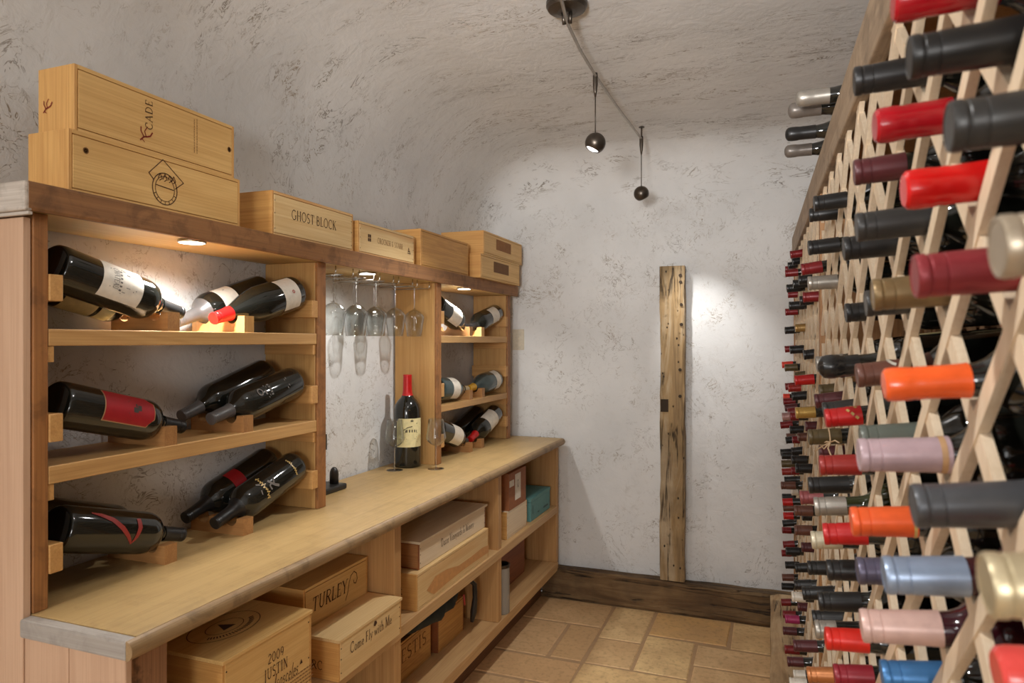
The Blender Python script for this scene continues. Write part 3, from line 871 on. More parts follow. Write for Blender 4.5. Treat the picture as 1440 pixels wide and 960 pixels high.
for y0, y1, zz in ((.978, 1.867, ((1.441, 1.476), (1.155, 1.192))), (2.767, 3.599, ((1.444, 1.477), (1.130, 1.161)))):
    for za, zb in zz:
        s = link('shelf', newbox(XK, XF, y0, y1, za, zb, .002), m_shelf, hutch)
        for ya, yb in ((y0, y0 + .014), (y1 - .014, y1)):
            link('ledger', newbox(XK + .01, XF - .004, ya, yb, za - .034, za - .0005, .001), m_cleat, s)
for y0, y1, zs in ((.9775, 1.006, ((1.534, 1.589), (1.242, 1.30), (.971, 1.030))), (1.838, 1.8675, ((1.528, 1.583), (1.248, 1.306), (.971, 1.029))),
                   (2.7665, 2.796, ((1.530, 1.588), (1.20, 1.26), (.971, 1.030))), (3.57, 3.5995, ((1.533, 1.590), (1.253, 1.313), (.971, 1.030)))):
    for za, zb in zs:
        link('bottle_cleat', newbox(XK + .005, XF + .004, y0, y1, za, zb, .0015), m_cleat, hutch)

# neck rests: notched blocks that carry the bottle necks
def notched(y0, y1, z0, z1, notches, x0=-1.585, x1=-1.392):
    poly = [(x0, z0), (x1, z0), (x1, z1)]
    for nx, nr in sorted(notches, reverse=True):
        for i in range(13):
            a = PI * i / 12
            poly.append((nx + nr * math.cos(a), z1 - nr * math.sin(a) * 1.05))
    poly.append((x0, z1))
    b = bmesh.new()
    prism(b, poly, 'Y', y0, y1)
    return b
def neck_block(label, y0, y1, z0, mat=m_block, x0=-1.585, x1=-1.392, hh=.047, notches=((-1.437, .021), (-1.538, .021))):
    o = link('neck_block', notched(y0, y1, z0, z0 + hh, notches, x0, x1), mat)
    c = Vector(((x0 + x1) / 2, (y0 + y1) / 2, z0))
    o.data.transform(Matrix.Translation(-c))
    o.location = c
    tag(o, label, 'wooden block', 'notched neck blocks in the hutch')
    return o
S1, S2, S0 = 1.476, 1.192, .900
neck_block('notched wooden block on top left shelf under necks of the white labelled bottles', 1.277, 1.313, S1)
neck_block('pale notched block under the red capped bottle on top left shelf', 1.540, 1.578, S1, m_crate_end)
neck_block('notched wooden block under neck of red labelled bottle on middle left shelf', 1.268, 1.305, S2)
neck_block('notched wooden block under two silver capped bottles on middle left shelf', 1.536, 1.575, S2)
neck_block('notched wooden block on countertop under neck of bottle with red brush mark', 1.268, 1.305, S0)
neck_block('notched wooden block on countertop under the two black capped leaning bottles', 1.536, 1.575, S0)
R1, R2 = 1.477, 1.161
neck_block('notched wooden block at left on top right-hand shelf of hutch', 3.09, 3.125, R1)
neck_block('pale wooden block with drilled hole on top right-hand shelf of hutch', 3.235, 3.275, R1, m_crate_end)
neck_block('left notched block on middle right-hand shelf under tan capped bottle', 3.09, 3.125, R2)
neck_block('right notched block on middle right-hand shelf under yellow capped bottle', 3.245, 3.28, R2)
neck_block('left notched block on counter in right-hand bay of hutch', 3.09, 3.125, S0)
neck_block('right notched block on counter under the red capped bottle at hutch end', 3.235, 3.27, S0)

# puck lights under the top board
for (px, py), lb in (((-1.40, 1.36), 'round puck light over the left bottle bay of the hutch'), ((-1.425, 2.22), 'round puck light over hanging glasses in the middle bay'),
                     ((-1.395, 3.03), 'round puck light over the right-hand bottle bay')):
    t = thing('puck_light', lb, 'puck light', (px, py, 1.711), 'puck lights under the hutch top')
    bm = bmesh.new()
    lathe(bm, [(.034, 0), (.035, -.002), (.035, -.005), (.033, -.0065), (.031, -.0065), (.031, -.005)], 32)
    bmesh.ops.recalc_face_normals(bm, faces=bm.faces)
    link('housing', bm, m_metal_wire, t, world=False, smooth=False)
    bm = bmesh.new()
    lathe(bm, [(.0305, -.0052), (.0305, -.0066)], 32)
    bmesh.ops.recalc_face_normals(bm, faces=bm.faces)
    link('lens', bm, m_emit, t, world=False)
    li = bpy.data.lights.new('puck_beam', 'SPOT')
    li.energy = PUCK_W * (0.22 if abs(py - 2.22) < .01 else 1.5 if py < 2 else 1.0)
    li.color = (1.0, 0.985, 0.95)
    li.spot_size = math.radians(168)
    li.spot_blend = 0.75
    li.shadow_soft_size = 0.025
    lo = bpy.data.objects.new('puck_beam', li)
    C.objects.link(lo)
    lo.location = (px, py, 1.711 - .035)

# wire stemware rack
sr = thing('stemware_rack', 'wire stemware rack fixed under the hutch top in middle bay', 'glass rack', (-1.48, 2.35, 1.711))
gy = [2.039, 2.181, 2.318, 2.465, 2.627]
rails = [1.965] + [(a + b) / 2 for a, b in zip(gy[:-1], gy[1:])] + [2.695]
for i, ry in enumerate(rails):
    for s in (-1, 1):
        if (i == 0 and s < 0) or (i == len(rails) - 1 and s > 0):
            continue
        y = ry + s * .020
        bm = bmesh.new()
        tube(bm, [(-1.585, y, 1.711), (-1.585, y, 1.688), (-1.58, y, 1.683), (-1.405, y, 1.683), (-1.40, y, 1.688), (-1.40, y, 1.711)], .0022, 8)
        link('wire_rail', bm, m_metal_wire, sr, smooth=True)
    bm = bmesh.new()
    if 0 < i < len(rails) - 1:
        for x in (-1.575, -1.41):
            tube(bm, [(x, ry - .02, 1.683), (x, ry + .02, 1.683)], .0022, 8)
        link('wire_tie', bm, m_metal_wire, sr, smooth=True)
    else:
        bm.free()

# stemmed glasses
def goblet_mesh(parts):
    # foot, stem, bowl separately; origin at the foot
    out = {}
    bm = bmesh.new()
    lathe(bm, [(.0355, .0), (.0358, .0008), (.030, .0018), (.012, .0035), (.004, .006)], 40)
    out['foot'] = bm
    bm = bmesh.new()
    lathe(bm, [(.0038, .0058), (.0026, .012), (.0023, .05), (.0025, .088), (.004, .097)], 20)
    out['stem'] = bm
    bm = bmesh.new()
    prof = [(.0035, .0965), (.010, .100), (.024, .107), (.038, .121), (.0435, .132), (.0425, .140), (.0375, .170), (.0325, .216)]
    inn = [(.0317, .2162), (.0367, .170), (.0416, .140), (.0425, .132), (.0371, .122), (.0235, .1085), (.010, .1022), (.002, .101)]
    lathe(bm, prof + inn, 48)
    out['bowl'] = bm
    for k, b in out.items():
        bmesh.ops.recalc_face_normals(b, faces=b.faces)
    return out
gm = {}
for k, b in goblet_mesh(None).items():
    me = bpy.data.meshes.new(k)
    b.to_mesh(me)
    b.free()
    me.materials.append(m_clear if k == 'bowl' else m_stem)
    for p in me.polygons:
        p.use_smooth = True
    gm[k] = me
def goblet(loc, label, group, flip=False):
    t = thing('wine_glass', label, 'wine glass', loc, group)
    if flip:
        t.rotation_euler = (PI, 0, 0)
    for k in ('foot', 'stem', 'bowl'):
        inst(k, gm[k], t)
goblet((-1.502, 2.553, .9), 'stemmed wine glass on counter in front of the big bottle, left one', 'wine glasses on the counter')
goblet((-1.352, 2.646, .9), 'stemmed wine glass on counter right of the big red capped bottle', 'wine glasses on the counter')
hang = ['front hanging wine glass nearest the left bottle bay', 'second front hanging wine glass from the left', 'third front hanging wine glass from the left, below the puck light',
        'fourth front hanging wine glass from the left', 'last front hanging wine glass, beside the right-hand upright']
for gy_, lb in zip(gy, hang):
    goblet((-1.447, gy_, 1.688), lb, 'wine glasses hanging upside down from the rack', True)
for i, lb in ((0, 'rear hanging wine glass behind the leftmost hanging one'), (2, 'rear hanging wine glass behind the third hanging one'), (3, 'rear hanging wine glass behind the fourth hanging one')):
    goblet((-1.545, gy[i] - .006, 1.688), lb, 'wine glasses hanging upside down from the rack', True)

# ================================================================== counter and base cabinet
ct = thing('countertop', 'long worn pine plank countertop with rounded grey-brown edge', 'countertop', (-1.35, 2.3, .862))
link('plank', newbox(XK, -1.1078, .946, 3.735, .862, .90, .0012), m_counter, ct)
def nosing(y0, y1):
    poly = [(-1.106, .862)] + [(-1.106 + .016 * math.cos(a), .881 + .0185 * math.sin(a)) for a in [(-PI / 2 + .25) + (PI - .5) * i / 10 for i in range(11)]] + [(-1.106, .8995)]
    b = bmesh.new()
    prism(b, [(p[0], p[1]) for p in poly], 'Y', y0, y1)
    return b
link('front_nosing', nosing(.921, 3.735), m_counter_edge, ct)
link('end_nosing', newbox(-1.393, -1.1065, .920, .9455, .862, .8995, .005), m_counter_end, ct)
cab = thing('base_cabinet', 'open pine base cabinet with upright dividers and shelves under the countertop', 'cabinet', (-1.35, 2.3, 0))
XC = -1.13
bm = bmesh.new()
for xa, xb in ((-1.392, -1.268), (-1.266, XC + .012)):
    box(bm, xa, xb, .930, .9455, 0, .8615, .003)
link('end_boards', bm, m_pale_board, cab)
link('corner_post', newbox(-1.17, XC, .946, 1.036, 0, .8615, .003), m_stained, cab)
for y0, y1 in ((1.92, 1.962), (2.815, 2.855), (3.70, 3.738)):
    link('divider', newbox(XK, XC, y0, y1, .2005, .8615, .002), m_cab_up, cab)
for za, zb in ((.482, .522), (.155, .200)):
    link('shelf', newbox(XK, XC + .005, 1.037, 3.699 if za > .3 else 3.72, za, zb, .002), m_cab, cab)
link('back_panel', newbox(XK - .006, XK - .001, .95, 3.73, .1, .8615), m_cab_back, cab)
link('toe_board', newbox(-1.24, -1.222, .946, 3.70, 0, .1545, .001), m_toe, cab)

# ================================================================== wooden wine crates
def crate(label, x0, x1, y0, y1, z0, z1, mat=m_crate_y, end=m_crate_side, lid='top', lidmat=None, nails=True, group=None, name='wine_crate', over=.003):
    t = thing(name, label, 'wooden box', ((x0 + x1) / 2, (y0 + y1) / 2, z0), group)
    th = .009
    if lid == 'top':
        bm = bmesh.new()
        box(bm, x0, x1, y0 + .008, y1 - .008, z0, z1 - th - .001, .0012)
        link('body', bm, mat, t)
        link('lid', newbox(x0, x1 + over, y0 - over * .5, y1 + over * .5, z1 - th, z1, .0012), lidmat or mat, t)
    else:
        bm = newbox(x0, x1 - .0055, y0 + .0085, y1 - .0085, z0, z1, .0008)
        box(bm, x1 - .0054, x1, y0 + .0085, y1 - .0085, z0, z0 + .0065, .0006)
        box(bm, x1 - .0054, x1, y0 + .0085, y1 - .0085, z1 - .0085, z1, .0006)
        link('body', bm, mat, t)
        link('lid', newbox(x1 - .005, x1 + .0004, y0 + .0095, y1 - .0095, z0 + .0083, z1 - .0105, .0006), lidmat or mat, t)
    zt = z1 - th - .001 if lid == 'top' else z1
    for ya, yb in ((y0, y0 + .008), (y1 - .008, y1)):
        link('end_panel', newbox(x0, x1 - .0005, ya, yb, z0, zt, .0012), end, t)
    if nails:
        b = bmesh.new()
        for yy in (y0 + .012, y1 - .012):
            for zz in (z0 + .02, (z0 + z1) / 2, z1 - .028):
                lathe(b, [(.0022, 0), (.0018, .0009)], 8, M=Matrix.Translation((x1 - .0002, yy, zz)) @ Matrix.Rotation(PI / 2, 4, 'Y'))
        link('nail_heads', b, m_nail, t)
    return t
def stamp(t, polys, y, z, x, mat=m_ink, name='stamp', uy=(0, 0, 1), ux=(0, 1, 0)):
    b = bmesh.new()
    on_face(b, polys, (x + .0012, y, z), ux, uy)
    return link(name, b, mat, t)
def stext(t, s, y, z, x, size, mat=m_ink, cond=1.0, ital=0.0, space=.08, name='lettering', fit=None):
    p, w = text_polys(s, size, cond, space, ital)
    if fit:
        p = [[(q[0] * fit / w, q[1]) for q in f] for f in p]
    return stamp(t, p, y, z, x, mat, name)
def rot_stext(t, s, y, z, x, size, mat=m_ink, fit=None, cond=1.0, name='lettering'):
    """lettering that reads upwards"""
    p, w = text_polys(s, size, cond, .14)
    if fit:
        p = [[(q[0] * fit / w, q[1]) for q in f] for f in p]
    return stamp(t, p, y, z, x, mat, name, ux=(0, 0, 1), uy=(0, -1, 0))
G1 = 'wooden wine crates on top of the hutch'
TZ = 1.7665
b1 = crate('long pine wine box with a diamond and ring emblem, bottom of the left stack', -1.50, -1.376, 1.010, 1.505, TZ, 1.898, end=m_crate_end, lid='front', nails=False, group=G1)
p = []
cy, cz = 0, 0
dia = [(-.046, .012), (-.006, .052), (.056, .008), (.030, -.012)]
p += stroke2d(dia, .0022) + stroke2d([(-.046, .012), (-.032, -.002)], .0022)
p += ring2(0, -.018, .036, .038, .0024) + ring2(0, -.018, .028, .030, .0016)
p += stroke2d([(-.026, -.012), (.026, -.016)], .0022)
for a in (-.02, -.006, .008, .02):
    p += stroke2d([(a, .004), (a + .006, .018), (a + .012, .006), (a + .004, .0)], .002)
for i in range(7):
    an = math.radians(205 + i * 22)
    p += stroke2d([(.029 * math.cos(an), -.018 + .031 * math.sin(an)), (.035 * math.cos(an), -.018 + .037 * math.sin(an))], .0018)
stamp(b1, p, 1.253, 1.838, -1.376, m_ink, 'emblem')
stamp(b1, ring2(0, 0, .004, .004, .006, 12), 1.048, 1.86, -1.376, m_ink_faint, 'plug')
b2 = crate('long pine wine box stamped CADE beside a red vine mark, top of left stack', -1.497, -1.386, 1.030, 1.494, 1.9, 2.043, end=m_crate_end, lid='front', nails=False, group=G1)
rot_stext(b2, 'CADE', 1.226, 1.955, -1.386, .020, fit=.072)
vine = stroke2d([(-.014, -.01), (-.004, 0), (.004, .002), (.014, .006), (.02, .016)], .0035) + stroke2d([(-.004, 0), (-.012, .012), (-.012, .022)], .0028) + stroke2d([(.002, .002), (-.002, .014), (.006, .026)], .0022) + stroke2d([(-.01, -.006), (-.002, -.012)], .002)
stamp(b2, vine, 1.206, 1.934, -1.386, m_ink_red, 'vine_mark')
lines = []
for i, yy in enumerate((0, .009)):
    x = 0
    rr = random.Random(i)
    while x < .085:
        w = rr.uniform(.003, .008)
        lines.append(rect2(x, yy, x + w, yy + .0018))
        x += w + .0015
stamp(b2, lines, 1.352, 1.905 + .03, -1.386, m_ink_faint, 'small_print', ux=(0, 0, 1), uy=(0, 1, 0))
stamp(b2, ring2(0, 0, .0035, .0045, .006, 12), 1.474, 1.975, -1.386, m_ink_faint, 'plug')
bq = bmesh.new()
on_face(bq, [[(q[0] * .8, q[1] * .8) for q in f] for f in vine], (-1.468, 1.0285, 1.955), (1, 0, 0), (0, 0, 1))
link('end_mark', bq, m_ink_red, b2)
b3 = crate('pine wine crate stamped GHOST BLOCK on top of the hutch', -1.55, -1.376, 1.635, 2.055, TZ, 1.898, m_crate_pale, m_crate_side, lid='front', group=G1)
stext(b3, 'GHOST BLOCK', 1.722, 1.826, -1.376, .030, fit=.232)
b4 = crate('small pale wine crate with faint line of printing, beside the GHOST BLOCK crate', -1.55, -1.376, 2.086, 2.498, TZ, 1.883, m_crate_pale, m_crate_side, lid='front', group=G1)
stext(b4, 'CROCKER & STARR', 2.212, 1.818, -1.376, .020, m_ink_faint, fit=.19)
stamp(b4, [rect2(0, 0, .009, .012), rect2(.011, 0, .02, .012), rect2(0, .014, .009, .026), rect2(.011, .014, .02, .026)], 2.148, 1.817, -1.376, m_ink, 'crest')
stamp(b4, [rect2(0, 0, .024, .003), rect2(.002, .008, .02, .011)] + stroke2d([(.004, .003), (.008, .024), (.014, .01), (.02, .003)], .0025), 2.44, 1.806, -1.376, m_ink, 'crest')
b5 = crate('plain oak-grained wooden box without lettering on top of the hutch', -1.575, -1.376, 2.553, 3.038, TZ, 1.926, m_crate_oak, m_crate_side, lid='front', nails=False, group=G1)
b6 = crate('lower wine crate with dark branded panel at far end of hutch top', -1.57, -1.335, 3.095, 3.652, TZ, 1.886, m_crate_y, m_crate_side, lid='front', nails=False, group=G1)
b7 = crate('upper wine crate with brown branded panel at far end of hutch top', -1.57, -1.335, 3.130, 3.690, 1.888, 2.005, m_crate_y, m_crate_side, lid='front', nails=False, group=G1)
for t_, y_, z_, mm in ((b6, 3.262, 1.808, m_brown_stamp_dark), (b7, 3.296, 1.928, m_brown_stamp)):
    stamp(t_, [rect2(0, 0, .215, .055)], y_, z_, -1.335, mm, 'branded_panel')
    stamp(t_, [rect2(.02 + i * .022, .008, .023 + i * .022, .047) for i in range(9)], y_, z_, -1.3345, m_ink_faint, 'branding_lines')

# crates in the base cabinet
G2 = 'wooden wine crates in the base cabinet'
MZ, LZ = .5225, .2005
c1 = crate('big wine case stamped 2009 JUSTIN with an oval on its lid, nearest the camera', -1.44, -1.105, 1.156, 1.462, MZ, .760, m_crate_y, m_crate_side, group=G2)
stext(c1, '2009', 1.298, .690, -1.105, .023, fit=.058)
stext(c1, 'JUSTIN', 1.285, .655, -1.105, .026, fit=.085)
stext(c1, 'Isosceles', 1.318, .622, -1.105, .034, ital=.3, cond=.7, fit=.09)
stamp(c1, [[(0, 0), (.011, 0), (.0055, .012)]], 1.414, .64, -1.105, m_ink, 'triangle_mark')
pl = []
rr = random.Random(4)
for i in range(5):
    x = .0
    while x < .095:
        w = rr.uniform(.004, .011)
        pl.append(rect2(x, -i * .009, min(x + w, .1), -i * .009 + .003))
        x += w + .002
stamp(c1, pl, 1.37, .618, -1.105, m_ink_faint, 'small_print')
ov = ring2(0, 0, .098, .064, .002, 40) + ring2(0, 0, .052, .033, .0018, 32) + [[(-.02, -.016), (.02, -.016), (0, .022)]]
for i in range(22):
    an = math.radians(200 + i * 6.5)
    ov += stroke2d([(.068 * math.cos(an), .043 * math.sin(an)), (.080 * math.cos(an + .03), .052 * math.sin(an + .03))], .003)
bm = bmesh.new()
on_face(bm, ov, (-1.235, 1.30, .7612), (0, 1, 0), (-1, 0, 0))
link('lid_oval', bm, m_ink, c1)
c2 = crate('upright pine wine case stamped TURLEY behind the Come Fly with Me box', -1.40, -1.225, 1.585, 1.912, MZ, .752, m_crate_y, m_crate_side, lid='front', nails=False, group=G2)
stext(c2, 'TURLEY', 1.622, .676, -1.225, .040, fit=.175, ital=.12)
stamp(c2, stroke2d([(.0, -.02), (.012, .0), (.02, .03), (.03, .048), (.046, .056), (.06, .046), (.064, .028), (.056, .016), (.046, .02), (.044, .03)], .0026), 1.786, .672, -1.225, m_ink, 'flourish')
c3 = crate('low pine box stamped Come Fly with Me on the middle cabinet shelf', -1.222, -1.098, 1.570, 1.908, MZ, .637, m_crate_pale, m_crate_side, group=G2)
stext(c3, 'Come Fly with Me', 1.624, .578, -1.098, .030, fit=.225, cond=.9)
stamp(c3, [[(0, 0), (.008, -.004), (.018, .002), (.014, .01), (.004, .012)], [(.0, .0), (-.006, -.004), (.006, .004)]], 1.745, .609, -1.098, m_ink, 'bird_mark')
bm = bmesh.new()
pp, w = text_polys('ARC', .024)
on_face(bm, pp, (-1.205, 1.569, .548), (1, 0, 0), (0, 0, 1))
link('end_lettering', bm, m_ink, c3)
c4 = crate('lower pale wine box with a broad brown grain streak on the middle cabinet shelf', -1.45, -1.135, 2.075, 2.715, MZ, .648, m_crate_pale, m_crate_side, lid='front', nails=False, group=G2)
bm = bmesh.new()
pp, w = text_polys('Best', .034)
on_face(bm, pp, (-1.26, 2.0742, .575), (1, 0, 0), (0, 0, 1))
link('end_lettering', bm, m_ink, c4)
stamp(c4, [[(2.1483, 0.5711), (2.214, 0.6002), (2.3069, 0.597), (2.4131, 0.5777), (2.5279, 0.5771), (2.6447, 0.5815), (2.7146, 0.574), (2.7146, 0.5434), (2.5706, 0.5469), (2.4459, 0.548), (2.319, 0.545), (2.2028, 0.5397)]], 0, 0, -1.135, m_heart, 'grain_streak')
c5 = crate('upper whitish wine box with one line of lettering on the streaked pale box', -1.45, -1.152, 2.122, 2.722, .6495, .748, m_crate_white, m_crate_red, group=G2, over=.008)
stext(c5, 'Dacor Vineyards & Winery', 2.296, .682, -1.152, .030, fit=.30)
link('side_knots', newbox(-1.45, -1.155, 2.1215, 2.1225, .655, .735), wood('crate_knotty_end', (186, 132, 82), (120, 72, 40), 'X', 0.8, 0.5, knots=.2), c5)
c6 = crate('white pine box under the brown carton in right cabinet bay', -1.40, -1.152, 2.975, 3.262, MZ, .650, m_crate_white, m_crate_side, lid='front', nails=True, group=G2)
t = thing('carton', 'brown card gift carton with white label standing on white pine box', 'carton', (-1.27, 3.12, .6505))
link('body', newbox(-1.39, -1.150, 3.000, 3.240, .6505, .826, .002), m_brown_card, t)
for pl_, nm in (([rect2(.075, .03, .155, .155)], 'label'), ([rect2(.0, .105, .062, .135)], 'side_label')):
    stamp(t, pl_, 3.005, .655, -1.150, m_paper, nm)
stamp(t, ring2(.115, .108, .010, .014, .003, 14) + [rect2(.105, .088, .125, .091)], 3.005, .655, -1.1495, m_print_dark, 'crest')
t = thing('gift_box', 'teal card box on middle shelf at the far end of the cabinet', 'box', (-1.27, 3.47, MZ))
link('body', newbox(-1.40, -1.150, 3.315, 3.640, MZ, .622, .002), m_teal, t)
link('lid', newbox(-1.402, -1.148, 3.313, 3.642, .6225, .640, .002), m_teal, t)
stamp(t, [rect2(.02, .03, .028, .075), rect2(.20, .02, .28, .03), rect2(.1, .02, .13, .026)], 3.32, MZ + .005, -1.150, m_teal_dark, 'print')
c7 = crate('reddish-brown wooden crate at the back of the lower right cabinet bay', -1.52, -1.25, 2.95, 3.50, LZ, .42, m_crate_red, m_crate_red, lid='front', nails=False, group=G2)
c8 = crate('orange pine crate with faded lettering in lower middle bay, nearer one', -1.52, -1.262, 2.06, 2.425, LZ, .348, m_crate_oak, m_crate_side, lid='front', nails=False, group=G2)
stext(c8, 'ESTIS', 2.19, .27, -1.262, .05, m_ink_faint, fit=.2)
c9 = crate('orange pine crate leaning deeper in the lower middle bay, farther one', -1.50, -1.245, 2.452, 2.70, LZ, .348, m_crate_oak, m_crate_red, lid='front', nails=False, group=G2)
# cloth bag slung over the two crates
t = thing('cloth_bag', 'dark green-black cloth bag with hanging strap on crates in lower middle bay', 'bag', (-1.33, 2.42, .405))
bm = bmesh.new()
n, m_ = 26, 20
rows = []
for i in range(n + 1):
    a = i / n
    yy = 2.10 + .57 * a
    f = math.sin(PI * min(max(a, .03), .97)) ** .6
    row = []
    for j in range(m_):
        an = 2 * PI * j / m_
        wv = 1 + .05 * math.sin(4 * an + i * .9) + .04 * math.sin(i * 1.7)
        xx = -1.285 + .115 * f * math.cos(an) * wv
        zz = .412 + .056 * f * math.sin(an) * wv
        if xx < -1.235:
            zz = max(zz, .3505)
        row.append(bm.verts.new((xx, yy, min(zz, .476))))
    rows.append(row)
for A, B in zip(rows[:-1], rows[1:]):
    for j in range(m_):
        bm.faces.new((A[j], A[(j + 1) % m_], B[(j + 1) % m_], B[j]))
bm.faces.new(list(reversed(rows[0])))
bm.faces.new(rows[-1])
bmesh.ops.recalc_face_normals(bm, faces=bm.faces)
link('sack', bm, m_black_cloth, t, smooth=True)
bm = bmesh.new()
tube(bm, [(-1.22, 2.62, .44), (-1.195, 2.66, .43), (-1.185, 2.68, .41), (-1.185, 2.685, .35), (-1.19, 2.68, .29), (-1.195, 2.675, .25)], [.009, .010, .010, .011, .014, .008], 8)
link('strap', bm, m_black, t, smooth=True)
bm = bmesh.new()
tube(bm, [(-1.19, 2.58, .40), (-1.188, 2.585, .362), (-1.195, 2.60, .350)], .004, 8)
link('drawcord', bm, m_rope_red, t, smooth=True)
# pink gift bag edge right of the first divider
t = thing('pink_gift_bag', 'narrow pink card bag with black handle beside cabinet divider', 'gift bag', (-1.20, 1.985, LZ))
link('body', newbox(-1.27, -1.165, 1.968, 1.998, LZ, .36, .002), m_pink, t)
bm = bmesh.new()
tube(bm, [(-1.19, 1.983, .36), (-1.185, 1.983, .385), (-1.195, 1.983, .405), (-1.215, 1.983, .405), (-1.225, 1.983, .385), (-1.22, 1.983, .36)], .004, 8)
link('handle', bm, m_black, t, smooth=True)
# clear vase in the lower right bay
t = thing('glass_vase', 'tall clear glass cylinder vase with dark rim beside right cabinet divider', 'vase', (-1.165, 2.935, LZ))
bm = bmesh.new()
lathe(bm, [(.040, 0), (.041, .004), (.041, .215), (.0385, .215), (.0385, .012), (.0, .012)][:-1] + [(.004, .012)], 40)
bmesh.ops.recalc_face_normals(bm, faces=bm.faces)
link('cylinder', bm, m_smoky, t, world=False, smooth=False)
bm = bmesh.new()
lathe(bm, [(.0415, .210), (.0425, .212), (.0425, .222), (.0415, .224), (.036, .224), (.036, .210)], 40)
bmesh.ops.recalc_face_normals(bm, faces=bm.faces)
link('rim', bm, m_metal_dark, t, world=False, smooth=False)
# black ice bucket under the Come Fly box
t = thing('ice_bucket', 'round black lidded bucket in shadow under the Come Fly with Me box', 'bucket', (-1.33, 1.70, LZ))
bm = bmesh.new()
lathe(bm, [(.075, 0), (.085, .01), (.095, .15), (.097, .155)], 32)
link('bucket', bm, m_black, t, world=False, smooth=False)
bm = bmesh.new()
lathe(bm, [(.099, .1555), (.099, .165), (.088, .185), (.05, .2), (.012, .205), (.012, .215), (.018, .222), (.012, .228)], 32)
link('lid', bm, m_black, t, world=False, smooth=False)

# electric corkscrew dock on the counter
t = thing('corkscrew_dock', 'black corkscrew charging dock on counter behind the hutch divider', 'charging dock', (-1.54, 2.12, .90))
bm = newbox(-1.592, -1.482, 2.03, 2.175, .90, .921, .006)
link('base', bm, m_black, t)
bm = bmesh.new()
lathe(bm, [(.0165, 0), (.0165, .032), (.0155, .044), (.0115, .055), (.005, .061)], 28, M=Matrix.Translation((-1.522, 2.148, .9205)))
link('dome', bm, m_black, t, smooth=True)
t = thing('power_plug', 'thin black plug and cord on the plaster behind hutch divider', 'cable', (-1.6, 2.185, 1.05))
link('plug', newbox(-1.609, -1.59, 2.186, 2.200, 1.035, 1.095, .002), m_black, t)
bm = bmesh.new()
tube(bm, [(-1.597, 2.193, 1.036), (-1.602, 2.194, .98), (-1.600, 2.192, .93), (-1.594, 2.15, .912)], .0022, 8)
link('cord', bm, m_black, t, smooth=True)

# ================================================================== track light
t = thing('track_light', 'curved monorail ceiling track with round bronze canopy', 'track light', (-.59, 2.04, ZC))
bm = bmesh.new()
lathe(bm, [(.064, 0), (.064, -.012), (.058, -.022), (.03, -.03), (.012, -.032)], 40)
bmesh.ops.recalc_face_normals(bm, faces=bm.faces)
link('canopy', bm, m_metal_dark, t, world=False)
for sx in (-.012, .012):
    bm = bmesh.new()
    tube(bm, [(-.59 + sx, 2.04, ZC - .03), (-.59 + sx * .8, 2.045, ZC - .064)], .006, 10)
    link('feed_post', bm, m_metal_dark, t, smooth=True)
bm = bmesh.new()
def rail_x(y):
    P = ((.3, -.40), (1.3, -.47), (1.9, -.566), (2.04, -.590), (2.25, -.605), (2.5, -.610), (2.9, -.604), (3.36, -.589))
    for (y0, x0), (y1, x1) in zip(P[:-1], P[1:]):
        if y <= y1:
            return x0 + (x1 - x0) * (y - y0) / (y1 - y0)
    return P[-1][1]
rail = [(rail_x(y), y, 2.442) for y in [0.3 + 3.06 * i / 60 for i in range(61)]]
tube(bm, rail, .0055, 8)
link('rail', bm, m_metal_rail, t, smooth=True)
bm = bmesh.new()
lathe(bm, [(.014, 0), (.014, -.003), (.004, -.005), (.004, -.055), (.008, -.058), (.008, -.075)], 16, M=Matrix.Translation((-.589, 3.352, ZC)))
bmesh.ops.recalc_face_normals(bm, faces=bm.faces)
link('standoff', bm, m_metal_dark, t)
def pendant(label, p, zball, aim, energy, size, blend, ball=.0385):
    t = thing('pendant_lamp', label, 'pendant lamp', p, 'ball spotlights hanging from the track')
    bm = bmesh.new()
    lathe(bm, [(.0085, .012), (.0095, .0), (.0095, -.03), (.007, -.055), (.003, -.078)], 18)
    bmesh.ops.recalc_face_normals(bm, faces=bm.faces)
    link('adapter', bm, m_metal_dark, t, world=False, smooth=True)
    dz = zball - p[2]
    bm = bmesh.new()
    tube(bm, [(0, 0, -.07), (0, 0, dz + ball * .9)], .0022, 8)
    link('rod', bm, m_metal_dark, t, world=False, smooth=True)
    d = Vector(aim).normalized()
    q = Vector((0, 0, 1)).rotation_difference(d)
    M = Matrix.Translation((0, 0, dz)) @ q.to_matrix().to_4x4()
    bm = bmesh.new()
    prof = [(ball * math.sin(a), -ball * math.cos(a)) for a in [math.radians(4 + i * (134 - 4) / 24) for i in range(25)]]
    r1, z1 = prof[-1]
    prof += [(r1 * .92, z1), (r1 * .86, z1 - .006), (r1 * .84, z1 - .010)]
    lathe(bm, prof, 36, M=M)
    bmesh.ops.recalc_face_normals(bm, faces=bm.faces)
    link('globe', bm, m_metal_dark, t, world=False, smooth=True)
    bm = bmesh.new()
    lathe(bm, [(r1 * .83, z1 - .0095), (r1 * .83, z1 - .0025), (r1 * .5, z1 + .002)], 28, M=M)
    bmesh.ops.recalc_face_normals(bm, faces=bm.faces)
    link('lens', bm, m_emit_lamp, t, world=False)
    li = bpy.data.lights.new('pendant_beam', 'SPOT')
    li.energy = energy
    li.color = (1.0, 0.985, 0.96)
    li.spot_size = math.radians(size)
    li.spot_blend = blend
    li.shadow_soft_size = 0.02
    lo = bpy.data.objects.new('pendant_beam', li)
    C.objects.link(lo)
    lo.location = Vector((p[0], p[1], zball)) + d * (ball + .012)
    lo.rotation_euler = d.to_track_quat('-Z', 'Y').to_euler()
